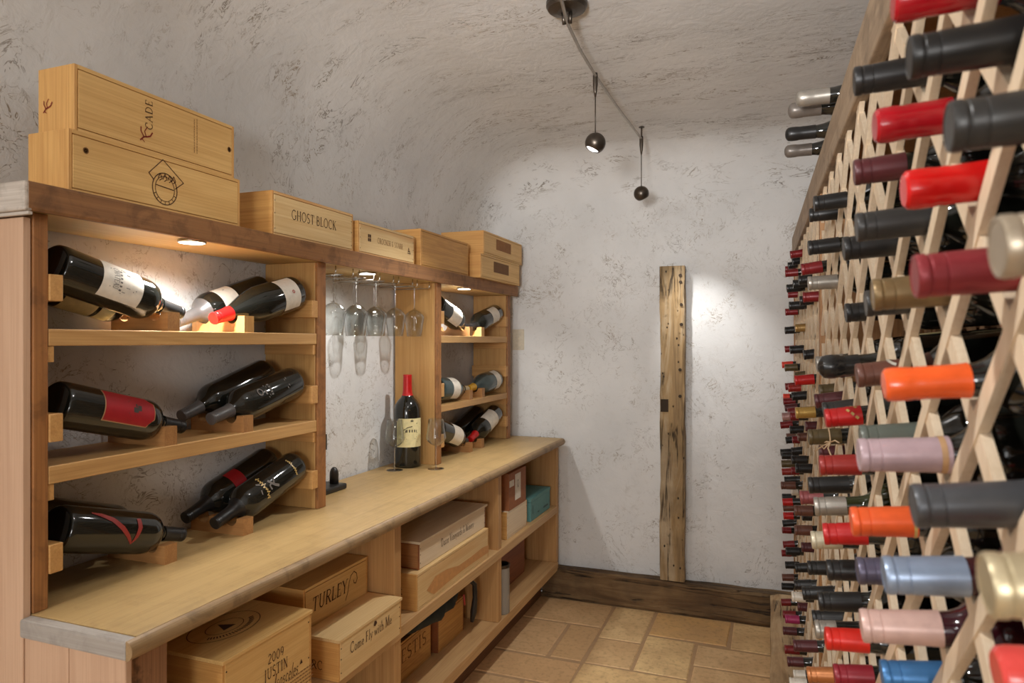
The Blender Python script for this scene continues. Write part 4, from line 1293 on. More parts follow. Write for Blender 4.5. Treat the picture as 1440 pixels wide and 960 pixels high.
pendant('ball spotlight hanging nearer the camera, lens glowing toward lower left', (-.612, 2.50, 2.442), 2.192, (-.50, -.12, -1.05), LAMP1_W, 92, .75)
pendant('ball spotlight hanging at far end of track near the back wall', (-.590, 3.352, 2.442), 2.174, (.36, .43, -.86), LAMP2_W, 50, 1.0, .037)
# the track goes on overhead, outside the photograph: its nearer spotlights
def spot(loc, to, energy, size, blend, soft=.03, col=(1.0, .98, .95)):
    li = bpy.data.lights.new('track_beam', 'SPOT')
    li.energy = energy
    li.color = col
    li.spot_size = math.radians(size)
    li.spot_blend = blend
    li.shadow_soft_size = soft
    lo = bpy.data.objects.new('track_beam', li)
    C.objects.link(lo)
    lo.location = loc
    lo.rotation_euler = (Vector(to) - Vector(loc)).to_track_quat('-Z', 'Y').to_euler()
# ================================================================== bottles
BODY = {
 'bordeaux': (.300, [(.028, .004), (.033, .0), (.0362, .003), (.0375, .012), (.0375, .178), (.0367, .187), (.0335, .197), (.0270, .206), (.0200, .2145), (.0166, .223), (.0155, .233), (.0150, .248), (.0147, .275), (.0145, .299)]),
 'magnum': (.355, [(.040, .005), (.046, .0), (.0495, .004), (.0510, .014), (.0510, .222), (.0500, .235), (.0455, .248), (.0370, .259), (.0270, .2685), (.0205, .278), (.0182, .290), (.0172, .305), (.0166, .330), (.0163, .354)]),
 'burgundy': (.350, [(.042, .006), (.049, .0), (.0535, .004), (.0550, .014), (.0550, .150), (.0535, .172), (.0480, .200), (.0390, .232), (.0285, .262), (.0215, .284), (.0180, .302), (.0168, .320), (.0163, .349)]),
 'burgundy_small': (.298, [(.032, .005), (.038, .0), (.0405, .003), (.0415, .012), (.0415, .125), (.0405, .142), (.0362, .166), (.0295, .192), (.0215, .218), (.0172, .235), (.0152, .252), (.0143, .275), (.0140, .297)]),
 'sparkling': (.310, [(.036, .005), (.042, .0), (.0435, .004), (.0440, .012), (.0440, .130), (.0425, .150), (.0360, .178), (.0262, .202), (.0195, .224), (.0172, .240), (.0165, .260), (.0162, .300)]),
}
def rad(body, z):
    p = BODY[body][1]
    for (r0, z0), (r1, z1) in zip(p[1:-1], p[2:]):
        if z0 <= z <= z1:
            return r0 + (r1 - r0) * (z - z0) / max(z1 - z0, 1e-6)
    return p[-1][0]
_mesh = {}
def body_mesh(kind, mat, seg):
    k = ('b', kind, mat.name, seg)
    if k not in _mesh:
        bm = bmesh.new()
        lathe(bm, BODY[kind][1], seg)
        me = bpy.data.meshes.new('glass')
        bm.to_mesh(me)
        bm.free()
        me.materials.append(mat)
        for p in me.polygons:
            p.use_smooth = True
        _mesh[k] = me
    return _mesh[k]
def capsule_mesh(kind, form, cl, mat, seg):
    k = ('c', kind, form, cl, mat.name, seg)
    if k not in _mesh:
        L = BODY[kind][0]
        R = lambda z: rad(kind, z)
        n = R(L - .002)
        st = []
        z0 = L - cl
        zz = z0
        while zz < L - .030:
            st.append((R(zz) + .0011, zz))
            zz += .006
        if form in ('foil', 'print'):
            st += [(R(z) + .0010, z) for z in (L - .028, L - .0225)]
            st += [(n + .0009, L - .0186), (n + .0004, L - .0182), (n + .0004, L - .0175), (n + .0010, L - .0171), (n + .0009, L - .0094), (n + .0004, L - .0088), (n + .0005, L - .0076), (n + .0013, L - .0066), (n + .0014, L - .0022), (n + .0006, L - .0001), (n - .0012, L + .0003), (n - .0020, L - .0002), (.001, L - .0002)]
        elif form == 'wax':
            st += [(n + .0016, L - .028), (n + .0012, L - .0235), (n + .0018, L - .019), (n + .0022, L - .014), (n + .0022, L - .006), (n + .0014, L - .001), (n - .0014, L + .0014), (.001, L + .0018)]
        elif form == 'dome':
            st += [(n + .0012, L - .026), (n + .0030, L - .022), (n + .0042, L - .014), (n + .0040, L - .006), (n + .0024, L + .001), (n - .003, L + .0055), (n - .009, L + .008), (.001, L + .009)]
        elif form == 'tall':
            st += [(n + .0012, L - .026), (n + .0022, L - .020), (n + .0024, L - .008), (n + .0016, L + .001), (n - .002, L + .006), (n - .008, L + .009), (.001, L + .010)]
        bm = bmesh.new()
        lathe(bm, st, seg, cap0=False)
        me = bpy.data.meshes.new('capsule')
        bm.to_mesh(me)
        bm.free()
        me.materials.append(mat)
        for p in me.polygons:
            p.use_smooth = True
        try:
            me.set_sharp_from_angle(angle=math.radians(32))
        except Exception:
            pass
        _mesh[k] = me
    return _mesh[k]
def wrap(kind, off=.0008):
    """flat label coordinates (metres round the glass, height) -> surface of the bottle"""
    def f(x, y):
        r = rad(kind, y)
        a = x / r
        return Vector(((r + off) * math.cos(a), (r + off) * math.sin(a), y))
    return f
def label_part(root, kind, poly, mat, name='label', off=.0007, n=14, facet=True):
    """a paper label: grid over the polygon's box, clipped left/right per row"""
    f = wrap(kind, off)
    xs_ = [p[0] for p in poly]
    ys_ = [p[1] for p in poly]
    y0, y1 = min(ys_), max(ys_)
    bm = bmesh.new()
    rows = []
    for i in range(9):
        y = y0 + (y1 - y0) * i / 8
        hits = []
        m = len(poly)
        yy = min(max(y, y0 + 1e-5), y1 - 1e-5)
        for a, b in zip(poly, poly[1:] + poly[:1]):
            if (a[1] - yy) * (b[1] - yy) < 0:
                hits.append(a[0] + (b[0] - a[0]) * (yy - a[1]) / (b[1] - a[1]))
        l, r = min(hits), max(hits)
        rows.append([bm.verts.new(f(l + (r - l) * j / n, y)) for j in range(n + 1)])
    for A, B in zip(rows[:-1], rows[1:]):
        for j in range(n):
            bm.faces.new((A[j], A[j + 1], B[j + 1], B[j]))
    return link(name, bm, mat, root, world=False, smooth=True)
def print_part(root, kind, polys, mat, name='label_print', off=.0014):
    bm = bmesh.new()
    put(bm, polys, wrap(kind, off))
    return link(name, bm, mat, root, world=False)
CAPCOL = {
 'red': (160, 20, 30), 'scarlet': (200, 24, 22), 'bright red': (186, 26, 26), 'dark red': (122, 24, 28), 'brick': (150, 40, 34), 'cherry': (206, 36, 24), 'crimson': (140, 28, 42),
 'crimson dusty': (138, 48, 54), 'coral': (214, 74, 68), 'orange': (228, 92, 40), 'orange red': (214, 62, 44), 'maroon': (84, 36, 40), 'brown': (102, 64, 52), 'copper': (184, 116, 66),
 'black': (31, 30, 30), 'charcoal': (52, 51, 50), 'slate': (82, 84, 88), 'green grey': (92, 98, 90), 'olive': (88, 74, 46), 'gold': (186, 152, 82), 'tan gold': (158, 124, 72), 'bronze': (130, 108, 74),
 'pale gold': (206, 192, 158), 'champagne': (176, 162, 142), 'silver': (160, 154, 145), 'cream': (204, 194, 168), 'white': (226, 220, 208), 'mauve': (176, 152, 158), 'dusty pink': (198, 164, 154),
 'pinkish': (166, 126, 122), 'rosewood': (142, 70, 72), 'violet grey': (92, 88, 108), 'steel blue': (142, 158, 182), 'blue': (64, 116, 168), 'magenta': (160, 44, 92), 'yellow': (214, 164, 44), 'taupe': (112, 104, 97), 'tan': (196, 172, 130), 'lead': (88, 85, 84),
}
METAL = {'pale gold': .6, 'champagne': .6, 'silver': .6, 'bronze': .5, 'gold': .5, 'tan gold': .4, 'steel blue': .5, 'slate': .4, 'violet grey': .4, 'blue': .4, 'copper': .4, 'cream': .3, 'taupe': .3, 'lead': .1, 'crimson dusty': .3, 'charcoal': .2}
def capmat(col, form):
    wax = form in ('wax', 'dome')
    return plain('capsule_' + col.replace(' ', '_') + ('_wax' if wax else ''), CAPCOL[col], .22 if wax else .36, 0 if wax else METAL.get(col, .12))
def bottle(kind, base, tip, label, col='black', form='foil', cl=.06, facing=(1, -.6, .3), group=None, glass=None, seg=40, name='wine_bottle', size=1.0):
    """root empty at the bottle's foot, local +Z toward the neck, local +X the label side"""
    tip, base = Vector(tip), Vector(base)
    z = (tip - base).normalized()
    base = tip - z * BODY[kind][0] * size
    x = Vector(facing)
    x = (x - z * x.dot(z)).normalized()
    y = z.cross(x)
    t = thing(name, label, 'wine bottle', base, group)
    t.scale = (size, size, size)
    t.rotation_mode = 'QUATERNION'
    t.rotation_quaternion = Matrix((x, y, z)).transposed().to_quaternion()
    inst('glass', body_mesh(kind, glass or m_glass, seg), t)
    if form:
        inst('capsule', capsule_mesh(kind, form, cl, capmat(col, form), seg), t)
    return t

# ---- hutch, left bay
GH = 'wine bottles lying in the hutch'
XA, XB = -1.443, -1.549
b = bottle('magnum', (XA, 1.022, 1.612), (XA, 1.364, 1.524), 'big bottle with white engraved estate label on top left shelf, front one', 'black', 'foil', .07, (1, -.55, .35), GH)
label_part(b, 'magnum', [(-.058, .085), (.050, .085), (.050, .192), (-.058, .192)], m_paper)
eng = [rect2(-.028, .138, .026, .146), rect2(-.02, .146, .014, .156), rect2(-.03, .134, .03, .137)] + [rect2(-.024 + i * .009, .128, -.020 + i * .009, .134) for i in range(6)]
print_part(b, 'magnum', eng, m_print, 'engraving')
p, w = text_polys('CHATEAU'.replace('X', ''), .014)
pc = [[(q[0] * .052 / w - .028, q[1] + .112) for q in f] for f in p]
print_part(b, 'magnum', pc + [rect2(-.024, .104, .022, .106), rect2(-.02, .165, .018, .167), rect2(-.016, .172, .014, .174)], m_print_dark, 'label_print')
b = bottle('magnum', (XB, 1.022, 1.600), (XB, 1.364, 1.522), 'big bottle with cream label lying behind the white labelled one, top left shelf', 'black', 'foil', .07, (1, -.4, -.5), GH)
label_part(b, 'magnum', [(-.055, .09), (.05, .09), (.05, .175), (-.055, .175)], m_paper_cream)
label_part(b, 'magnum', [(-.055, .185), (.05, .185), (.05, .222), (-.055, .222)], m_paper_cream, 'neck_label')
b = bottle('burgundy', (XA + .004, 1.806, 1.606), (XA + .004, 1.472, 1.513), 'red capped broad shouldered bottle with cream label on top left shelf', 'scarlet', 'foil', .062, (1, -.35, .25), GH)
label_part(b, 'burgundy', [(-.058, .032), (.058, .032), (.058, .106), (-.058, .106)], m_paper)
print_part(b, 'burgundy', [[(x * .7 - .002, y * .7 + .062) for x, y in q] for q in ring2(0, 0, .006, .006, .004, 10)], m_rope_red, 'seal')
b = bottle('magnum', (XB, 1.800, 1.620), (XB, 1.450, 1.505), 'lead grey capped bottle behind the red capped one on top left shelf', 'lead', 'foil', .10, (1, -.3, .55), GH)
label_part(b, 'magnum', [(-.05, .150), (.05, .150), (.05, .215), (-.05, .215)], m_paper)
print_part(b, 'magnum', [rect2(-.05, .206, .05, .209), rect2(-.03, .178, .03, .186)], m_print, 'label_print')
b = bottle('magnum', (XA, 1.022, 1.318), (XA, 1.369, 1.226), 'big bottle with red label on middle left shelf of hutch', 'black', 'foil', .07, (1, -.5, .50), GH)
def redlab(o):
    return [(-.040 + o, .082 + o), (.040 - o, .082 + o), (.040 - o, .205 - o), (.018, .220 - o), (-.022, .220 - o), (-.040 + o, .205 - o)]
label_part(b, 'magnum', redlab(0), m_paper_red_edge, 'label_border', .0006)
label_part(b, 'magnum', redlab(.0025), m_paper_red, 'label', .0011)
print_part(b, 'magnum', [rect2(-.009, .170, .004, .180), rect2(-.003, .158, .009, .171), rect2(-.012, .164, -.004, .168), rect2(-.02, .15, .02, .1515), rect2(-.016, .145, .014, .1465)], m_print_dark, 'crest', .0017)
b = bottle('magnum', (XA, 1.810, 1.318), (XA, 1.466, 1.236), 'silver capped etched black bottle on middle left shelf, front one', 'lead', 'foil', .075, (1, -.4, .5), GH)
et = ring2(.004, .196, .010, .009, .0045, 12) + [rect2(-.022, .168, .020, .171), rect2(-.018, .162, .016, .1645), rect2(-.010, .172, .004, .179)] + [rect2(-.018 + i * .008, .15, -.013 + i * .008, .158) for i in range(5)] + [rect2(-.02, .08, .012, .083), rect2(-.014, .072, .016, .075)]
print_part(b, 'magnum', et, m_print, 'etched_print')
b = bottle('magnum', (XB, 1.810, 1.345), (XB, 1.466, 1.240), 'silver capped plain black bottle on middle left shelf, behind the etched one', 'lead', 'foil', .07, (1, -.4, .5), GH)
b = bottle('magnum', (XA, 1.024, 1.048), (XA, 1.369, .944), 'black bottle with red brush mark like a tick on the countertop, left bay', 'black', 'foil', .07, (1, -.5, .42), GH)
v1 = [(-.030, .050), (-.026, .072), (-.016, .100), (.002, .126), (.020, .146), (.036, .160)]
wd = [.004, .010, .012, .011, .008, .003]
v2 = [(.036, .160), (.020, .168), (-.002, .174), (-.022, .172)]
we = [.003, .009, .012, .011]
pr = []
for vv, ww in ((v1, wd), (v2, we)):
    for (a, c), wa, wb in zip(zip(vv[:-1], vv[1:]), ww[:-1], ww[1:]):
        for i in range(3):
            p0 = (a[0] + (c[0] - a[0]) * i / 3, a[1] + (c[1] - a[1]) * i / 3)
            p1 = (a[0] + (c[0] - a[0]) * (i + 1) / 3, a[1] + (c[1] - a[1]) * (i + 1) / 3)
            pr += stroke2d([p0, p1], wa + (wb - wa) * i / 3)
print_part(b, 'magnum', pr, m_print_red, 'brush_mark')
b = bottle('magnum', (XB, 1.024, 1.062), (XB, 1.369, .950), 'dark bottle lying behind the one with the red brush mark', 'black', 'foil', .07, (1, -.5, .6), GH)
b = bottle('magnum', (XA, 1.810, 1.043), (XA, 1.480, .944), 'black bottle with gold script and grey etched figure on countertop', 'black', 'foil', .09, (1, -.4, .5), GH)
gs = []
for i in range(9):
    x = -.034 + i * .0085
    gs += stroke2d([(x, .182 + .004 * math.sin(i * 2.1)), (x + .003, .192 + .003 * math.cos(i * 1.3)), (x + .006, .184)], .0026)
    gs += stroke2d([(x * .8, .05 + .003 * math.sin(i * 1.7)), (x * .8 + .004, .057), (x * .8 + .006, .051)], .0022)
print_part(b, 'magnum', gs, m_print_gold, 'gold_script')
fg = stroke2d([(.012, .166), (.002, .160), (-.010, .150), (-.018, .138)], .008) + stroke2d([(.002, .160), (-.004, .170), (-.016, .168)], .005) + stroke2d([(-.004, .152), (.010, .142)], .005) + stroke2d([(.016, .196), (.022, .206)], .006) + stroke2d([(.0, .205), (-.012, .208)], .004)
print_part(b, 'magnum', fg, m_print, 'etched_figure')
b = bottle('magnum', (XB, 1.810, 1.052), (XB, 1.480, .950), 'black capped bottle with red neck label behind the gold script bottle', 'black', 'foil', .085, (1, -.5, .55), GH)
label_part(b, 'magnum', [(-.03, .150), (.045, .150), (.045, .198), (-.03, .198)], m_paper_red)

# ---- hutch, right-hand bay
b = bottle('magnum', (XA, 2.824, 1.616), (XA, 3.154, 1.522), 'white labelled bottle at left on top right-hand shelf of hutch', 'black', 'foil', .07, (1, -.6, .3), GH)
label_part(b, 'magnum', [(-.062, .095), (.062, .095), (.062, .20), (-.062, .20)], m_paper)
b = bottle('magnum', (XA, 3.540, 1.606), (XA, 3.205, 1.523), 'dark bottle with white label at right on top right-hand shelf of hutch', 'black', 'foil', .06, (1, -.5, .1), GH)
label_part(b, 'magnum', [(-.04, .06), (.055, .06), (.055, .155), (-.04, .155)], m_paper)
b = bottle('burgundy', (XA, 2.822, 1.231), (XA, 3.167, 1.208), 'tan capped bottle with white label at left on middle right-hand shelf', 'tan', 'foil', .06, (1, -.6, .25), GH, m_glass_blue)
label_part(b, 'burgundy', [(-.062, .085), (.062, .085), (.062, .165), (-.062, .165)], m_paper)
b = bottle('burgundy', (XA, 3.536, 1.238), (XA, 3.188, 1.208), 'grey green glass bottle with yellow capsule on middle right-hand shelf', 'yellow', 'foil', .06, (1, -.6, .25), GH, m_glass_blue)
label_part(b, 'burgundy', [(-.062, .03), (.062, .03), (.062, .095), (-.062, .095)], m_paper)
b = bottle('magnum', (XA, 2.824, 1.048), (XA, 3.154, .946), 'white labelled bottle at left on counter in right-hand hutch bay', 'black', 'foil', .07, (1, -.6, .35), GH)
label_part(b, 'magnum', [(-.062, .11), (.062, .11), (.062, .215), (-.062, .215)], m_paper)
b = bottle('magnum', (XA, 3.540, 1.050), (XA, 3.202, .944), 'red capped bottle with white label leaning on counter at hutch end', 'bright red', 'foil', .075, (1, -.55, .3), GH)
label_part(b, 'magnum', [(-.055, .07), (.062, .07), (.062, .185), (-.055, .185)], m_paper)
b = bottle('magnum', (XB, 3.530, 1.040), (XB, 3.192, .945), 'plain dark bottle leaning behind the red capped one at hutch end', 'black', 'foil', .07, (1, -.5, .4), GH)

# ---- the large standing bottle on the counter: a double magnum with cream label
BODY['jeroboam'] = (.420, [(.048, .008), (.056, .0), (.0605, .005), (.0620, .018), (.0620, .240), (.0605, .262), (.0550, .284), (.0440, .302), (.0305, .316), (.0226, .330), (.0200, .345), (.0192, .367), (.0187, .395), (.0187, .419)])
b = bottle('jeroboam', (-1.497, 2.655, .9005), (-1.497, 2.655, .9005 + .42 * .96), 'tall upright wine bottle with red capsule and cream label standing on counter', 'bright red', 'foil', .095, (1, -1.15, 0), 'bottles standing on the counter', seg=56, size=.96)
def cut(o):
    return [(-.066 + o, .095 + o), (.066 - o, .095 + o), (.066 - o, .224 - o), (-.054, .224 - o), (-.066 + o, .212)]
label_part(b, 'jeroboam', cut(0), m_paper_cream)
hs = [rect2(-.028, .158, .034, .161), rect2(-.022, .161, -.019, .172), rect2(.028, .161, .031, .172)] + stroke2d([(-.03, .172), (-.012, .184), (.006, .188), (.034, .202)], .0035) + [rect2(-.018 + i * .012, .162, -.013 + i * .012, .174) for i in range(4)]
hs += ring2(.008, .214, .005, .003, .003, 10) + [rect2(-.03, .148, .036, .150), rect2(-.024, .140, .03, .142), rect2(-.018, .132, .024, .134), rect2(-.03, .118, .034, .120)]
print_part(b, 'jeroboam', hs, m_print_dark, 'engraving')

# ================================================================== diamond lattice wine rack (right)
def rpt(s, t, z):
    return Vector((RN[0] * s + RW[0] * t, RN[1] * s + RW[1] * t, H_EYE + z))
def clip(poly, axis, lim, keep_less):
    out = []
    for a, c in zip(poly, poly[1:] + poly[:1]):
        ina = (a[axis] <= lim) == keep_less
        inc = (c[axis] <= lim) == keep_less
        if ina:
            out.append(a)
        if ina != inc:
            k = (lim - a[axis]) / (c[axis] - a[axis])
            out.append(tuple(a[i] + (c[i] - a[i]) * k for i in (0, 1)))
    return out
def lattice(t0, t1, z0, z1, s0, s1, th=.019, dz=0.0):
    bm = bmesh.new()
    for sg, so in ((1, 0.0), (-1, .0016)):
        for m in range(-40, 60):
            # line: (t-T0)/PT + sg*(z-Z0)/PZ = m
            d = Vector((PT, -sg * PZ)).normalized()
            nrm = Vector((-d.y, d.x))
            p = Vector((T0 + m * PT, Z0 + dz))
            a, c = p - d * 6, p + d * 6
            q = [tuple(a + nrm * th / 2), tuple(a - nrm * th / 2), tuple(c - nrm * th / 2), tuple(c + nrm * th / 2)]
            for ax, lim, less in ((0, t0, False), (0, t1, True), (1, z0, False), (1, z1, True)):
                if q:
                    q = clip(q, ax, lim, less)
            if len(q) < 3:
                continue
            A = [bm.verts.new((s0 + so, u, v)) for u, v in q]
            B = [bm.verts.new((s1 + so, u, v)) for u, v in q]
            k = len(q)
            fs = [bm.faces.new(A), bm.faces.new(list(reversed(B)))] + [bm.faces.new((A[i], B[i], B[(i + 1) % k], A[(i + 1) % k])) for i in range(k)]
    bmesh.ops.recalc_face_normals(bm, faces=bm.faces)
    return bm
ZB, ZTOP = .180 - H_EYE, .511
def rack_module(label, ta, tb):
    c = rpt(.31, (ta + tb) / 2, ZB)
    r = thing('wine_rack', label, 'wine rack', c, 'diamond lattice wine rack sections')
    r.rotation_euler = (0, 0, RACK_DELTA)
    off = Vector((.31, (ta + tb) / 2, ZB))
    def part(name, bm, mat):
        bmesh.ops.translate(bm, vec=-off, verts=bm.verts)
        return link(name, bm, mat, r, world=False)
    part('front_lattice', lattice(ta + .024, tb - .024, ZB + .02, .466, SF, SF + .0085), m_lattice)
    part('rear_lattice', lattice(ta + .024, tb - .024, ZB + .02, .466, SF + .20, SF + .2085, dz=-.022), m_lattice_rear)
    for a in (ta, tb - .022):
        part('side_panel', newbox(SF - .002, .475, a, a + .022, ZB, .478, .001), m_rack_side)
    part('top_board', newbox(SF + .015, .475, ta, tb, .479, .501, .001), m_rack_side)
    part('top_rail', newbox(SF - .010, SF + .0145, ta, tb, .417, ZTOP, .003), m_rail)
    part('bottom_rail', newbox(SF + .0, SF + .03, ta + .022, tb - .022, ZB, ZB + .0195, .001), m_lattice)
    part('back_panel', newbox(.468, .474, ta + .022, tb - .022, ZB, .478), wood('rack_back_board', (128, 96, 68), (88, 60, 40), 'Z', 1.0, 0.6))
rack_module('far section of the diamond lattice wine rack, ending at the back wall', 2.131, 3.655)
rack_module('near section of the diamond lattice wine rack, running past the camera', .20, 2.13)
pl = thing('rack_sleeper', 'old timber sleeper beam carrying the wine rack, along the floor', 'timber beam', (.25, 2.0, 0))
link('timber', rough_beam(.002, .52, .1, 3.695, 0, .178, 'Y', .006, 13), m_timber_y, pl)

sol, _tot = rk_solve(RACK)
ORD = ['top', 'second', 'third', 'fourth', 'fifth', 'sixth', 'seventh', 'eighth', 'ninth', 'tenth', 'eleventh', 'twelfth', 'thirteenth', 'fourteenth', 'fifteenth', 'sixteenth', 'seventeenth', 'eighteenth', 'nineteenth', 'twentieth']
def zone(r):
    if r[0] < 1106:
        return 0
    if r[0] < 1121:
        return 1
    if r[0] < 1154:
        return 2
    return 3
ZN = ["at rack's far edge", "inside rack's far edge", "beyond rack's divider panel", "before rack's divider panel"]
cnt = {}
for r in RACK:
    if not r[6]:
        cnt.setdefault((r[3], zone(r)), []).append(r)
for k in cnt:
    cnt[k].sort(key=lambda r: r[1])
def gen_label(r):
    L = cnt[(r[3], zone(r))]
    i = L.index(r)
    if len(L) == 1:
        return 'only %s capped neck of its colour %s' % (r[3], ZN[zone(r)])
    return '%s capped neck, %s from top of %s ones %s' % (r[3], ORD[i] if i else 'first', r[3], ZN[zone(r)])
GR = 'wine bottles in the lattice rack'
raffia_host = None
for i, (r, b_) in enumerate(zip(RACK, sol)):
    if b_ is None:
        continue
    u, v, dia, col, form, cl, lab = r
    L = b_[6]
    tc, zc = b_[4], b_[5]
    # ray through the photographed tip, cut at the plane of the protruding tip
    a_, c_ = (u - 720) / 960, (480 - v) / 960
    ray = Vector((-CS + a_ * CC, CC + a_ * CS, c_))
    k = (SF - L) / (ray.x * RN[0] + ray.y * RN[1])
    tip = ray * k
    tt = tip.x * RW[0] + tip.y * RW[1]
    tcl = tc + max(-.012, min(.012, (tt - tc)))
    body = rpt(SF + .2, tc + (tcl - tc) * .5, zc + RISE + .2 * TILT)
    tipw = rpt(SF - L, tc + max(-.016, min(.016, tt - tc)), max(zc + RISE - TILT * L - .016, min(zc + RISE - TILT * L + .016, tip.z)))
    g = m_glass
    if col in ('dusty pink', 'steel blue'):
        g = m_liquid
    if (col, u) == ('silver', 1145):
        g = m_glass_green
    small = dia < 14
    t = bottle('bordeaux', body, tipw, lab or gen_label(r), col, 'foil' if form == 'print' else form, cl, (-.2, -.6, 1), GR, g, 20 if small else 44, size=.86 if (col, form) == ('orange', 'wax') else 1.0)
    if form == 'print':
        bm = bmesh.new()
        f = wrap('bordeaux', .0018)
        put(bm, stroke2d(arc(.004, .252, .010, .010, 20, 160, 8), .004) + [rect2(-.020, .226, .020, .230)] + stroke2d([(.012, .262), (.02, .27), (.026, .262)], .003), f)
        link('printed_pattern', bm, m_print_white, t, world=False)
    if col == 'mauve':
        bm = bmesh.new()
        lathe(bm, [(rad('bordeaux', z) + .0016, z) for z in (.229, .234)], 44, cap0=False, cap1=False)
        link('gold_band', bm, m_paper_red_edge, t, world=False, smooth=True)
    if form == 'foil' and dia >= 30 and col == 'orange':
        bm = bmesh.new()
        lathe(bm, [(rad('bordeaux', z) + .0016, z) for z in (.2395, .2425)], 44, cap0=False, cap1=False)
        link('gold_band', bm, m_print_gold, t, world=False, smooth=True)
    if (col, u) == ('bright red', 1160.5):
        bm = bmesh.new()
        put(bm, [q for k_ in range(7) for q in stroke2d([(-.018 + k_ * .006, .252 + .006 * (k_ % 3)), (-.015 + k_ * .006, .255 + .006 * (k_ % 3))], .004)], wrap('bordeaux', .0018))
        link('gold_flecks', bm, m_print_gold, t, world=False)
    if not small and i % 3 == 0:
        label_part(t, 'bordeaux', [(-.045, .05), (.045, .05), (.045, .13), (-.045, .13)], m_paper_cream if i % 2 else m_paper)
    if (col, u) == ('olive', 1137):
        raffia_host = (t, tipw)
# raffia bow tied round the olive bronze neck
if raffia_host:
    t, tp = raffia_host
    bm = bmesh.new()
    q = Vector((.0, .0, .0))
    f = lambda x, y, z: (x, y, z)
    R_ = rad('bordeaux', .262) + .003
    tube(bm, [(R_ * math.cos(a), R_ * math.sin(a), .262) for a in [2 * PI * i / 20 for i in range(21)]], .0016, 6)
    link('raffia_tie', bm, m_twine, t, world=False, smooth=True)
    for k_, pts in enumerate(([(0, 0, 0), (-.012, .012, .018), (-.030, .018, .046)], [(0, 0, 0), (-.006, -.018, .01), (-.012, -.05, .004), (-.02, -.07, -.004)], [(0, 0, 0), (.01, -.012, -.012), (.012, -.03, -.022)], [(0, 0, 0), (-.016, .0, .02), (-.008, .016, .034), (0, .004, .01), (0, 0, 0)])):
        bm = bmesh.new()
        tube(bm, [(R_ * .2 + p_[0] - R_ * .2, -R_ - .001 + p_[1] * .6, .262 + p_[2] * .6) for p_ in pts], .0015, 6)
        link('raffia_end', bm, m_twine, t, world=False, smooth=True)

# four bottles lying on top of the rack, necks reaching out over the rail
for (u, v, col, form, cl, lab) in ((1125, 139, 'silver', 'tall', .062, 'silver domed bottle lying on top of rack, nearest and highest of four'),
                                   (1114, 156, 'taupe', 'tall', .064, 'taupe domed bottle lying on rack top just below the silver domed one'),
                                   (1109.5, 189, 'black', 'tall', .066, 'black domed bottle lying on top of the rack between two taupe ones'),
                                   (1108, 213, 'taupe', 'tall', .064, 'taupe domed bottle lying on rack top, lowest and farthest of four')):
    d = .560 * 960 / (480 - v)
    a_ = (u - 720) / 960
    tip = Vector((d * (-CS + a_ * CC), d * (CC + a_ * CS), H_EYE + .560))
    base = tip + Vector((RN[0], RN[1], 0)) * .31 + Vector((0, 0, .004))
    bottle('sparkling', base, tip, lab, col, form, cl, (0, -1, .5), 'bottles lying on top of the rack', seg=40)
bm = bmesh.new()
box(bm, .215, .228, 1.585, 2.33, 0, .004)
o = link('cradle_board', bm, m_rack_side)
o.rotation_euler = (0, 0, RACK_DELTA)
c = rpt(0, 0, ZTOP - H_EYE)
o.location = (0, 0, H_EYE + .5115)
tag(o, 'thin pine batten lying on top of the rack under the four necks', 'batten')
me = o.data
off = Vector((.2215, 1.9575, 0))
me.transform(Matrix.Translation(-off))
o.location = Matrix.Rotation(RACK_DELTA, 4, 'Z') @ off + Vector((0, 0, H_EYE + .5115))

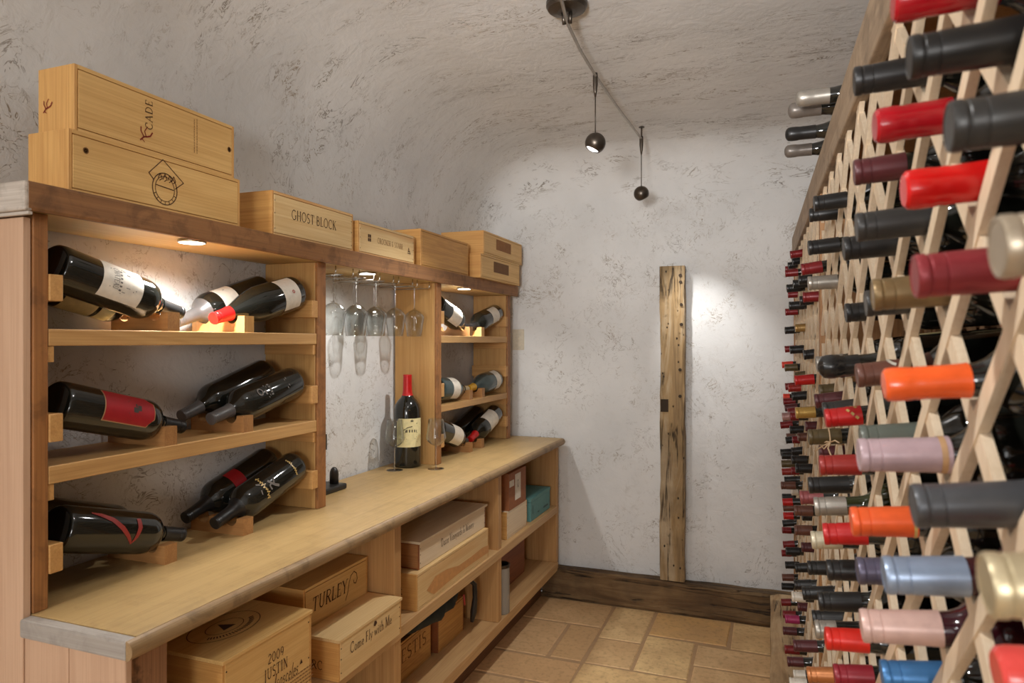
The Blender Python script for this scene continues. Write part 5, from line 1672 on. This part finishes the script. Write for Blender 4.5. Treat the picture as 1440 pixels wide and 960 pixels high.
# ================================================================== light, camera
spot((-.52, 1.25, 2.20), (-1.30, 1.75, .85), KEY_W, 100, .5, .035)
spot((-1.12, -1.7, 2.30), (-1.15, 2.0, .95), KEY2_W, 70, .6, .05)
spot((-.56, .25, 2.25), (.15, .85, .75), KEY3_W, 80, .9, .04)
# soft light from the hall behind the camera and light thrown off the vault overhead
li = bpy.data.lights.new('hall_light', 'AREA')
li.energy = HALL2_W
li.color = (1.0, .99, .975)
li.size = 2.4
lo = bpy.data.objects.new('hall_light', li)
C.objects.link(lo)
lo.location = (-.5, -5.6, 1.9)
lo.rotation_euler = (Vector((-.5, 2.6, 1.7)) - Vector(lo.location)).to_track_quat('-Z', 'Y').to_euler()
spot((-.35, -.30, 1.70), (-.50, 2.6, 2.5), HALL_W, 62, 1.0, .15, (1.0, .99, .98))
li = bpy.data.lights.new('hall_side_light', 'AREA')
li.energy = SIDE_W
li.color = (1.0, .985, .96)
li.size = .6
lo = bpy.data.objects.new('hall_side_light', li)
C.objects.link(lo)
lo.location = (.30, -2.3, 1.45)
lo.rotation_euler = (Vector((-1.5, 1.9, 1.0)) - Vector(lo.location)).to_track_quat('-Z', 'Y').to_euler()
li = bpy.data.lights.new('frosted_track_globe', 'POINT')
li.energy = GLOBE_W
li.color = (1.0, .985, .96)
li.shadow_soft_size = .10
lo = bpy.data.objects.new('frosted_track_globe', li)
C.objects.link(lo)
lo.location = (-.55, 1.15, 2.16)

w = bpy.data.worlds.new('world')
bpy.context.scene.world = w
w.use_nodes = True
bg = w.node_tree.nodes['Background']
bg.inputs[0].default_value = (1.0, .99, .98, 1)
bg.inputs[1].default_value = WORLD_S

cam = bpy.data.cameras.new('camera')
cam.lens = 24.0
cam.sensor_width = 36.0
cam.clip_start = 0.02
cam.dof.use_dof = True
cam.dof.focus_distance = 2.4
cam.dof.aperture_fstop = 7.0
co = bpy.data.objects.new('camera', cam)
C.objects.link(co)
co.location = (0, 0, H_EYE)
co.rotation_euler = (PI / 2, 0, math.atan(363 / 960))
sc = bpy.context.scene
sc.camera = co
sc.cycles.diffuse_bounces = 8
sc.view_settings.view_transform = 'Standard'
sc.view_settings.look = 'None'
sc.view_settings.gamma = 1.0
sc.view_settings.use_curve_mapping = False
sc.view_settings.exposure = EXPOSURE
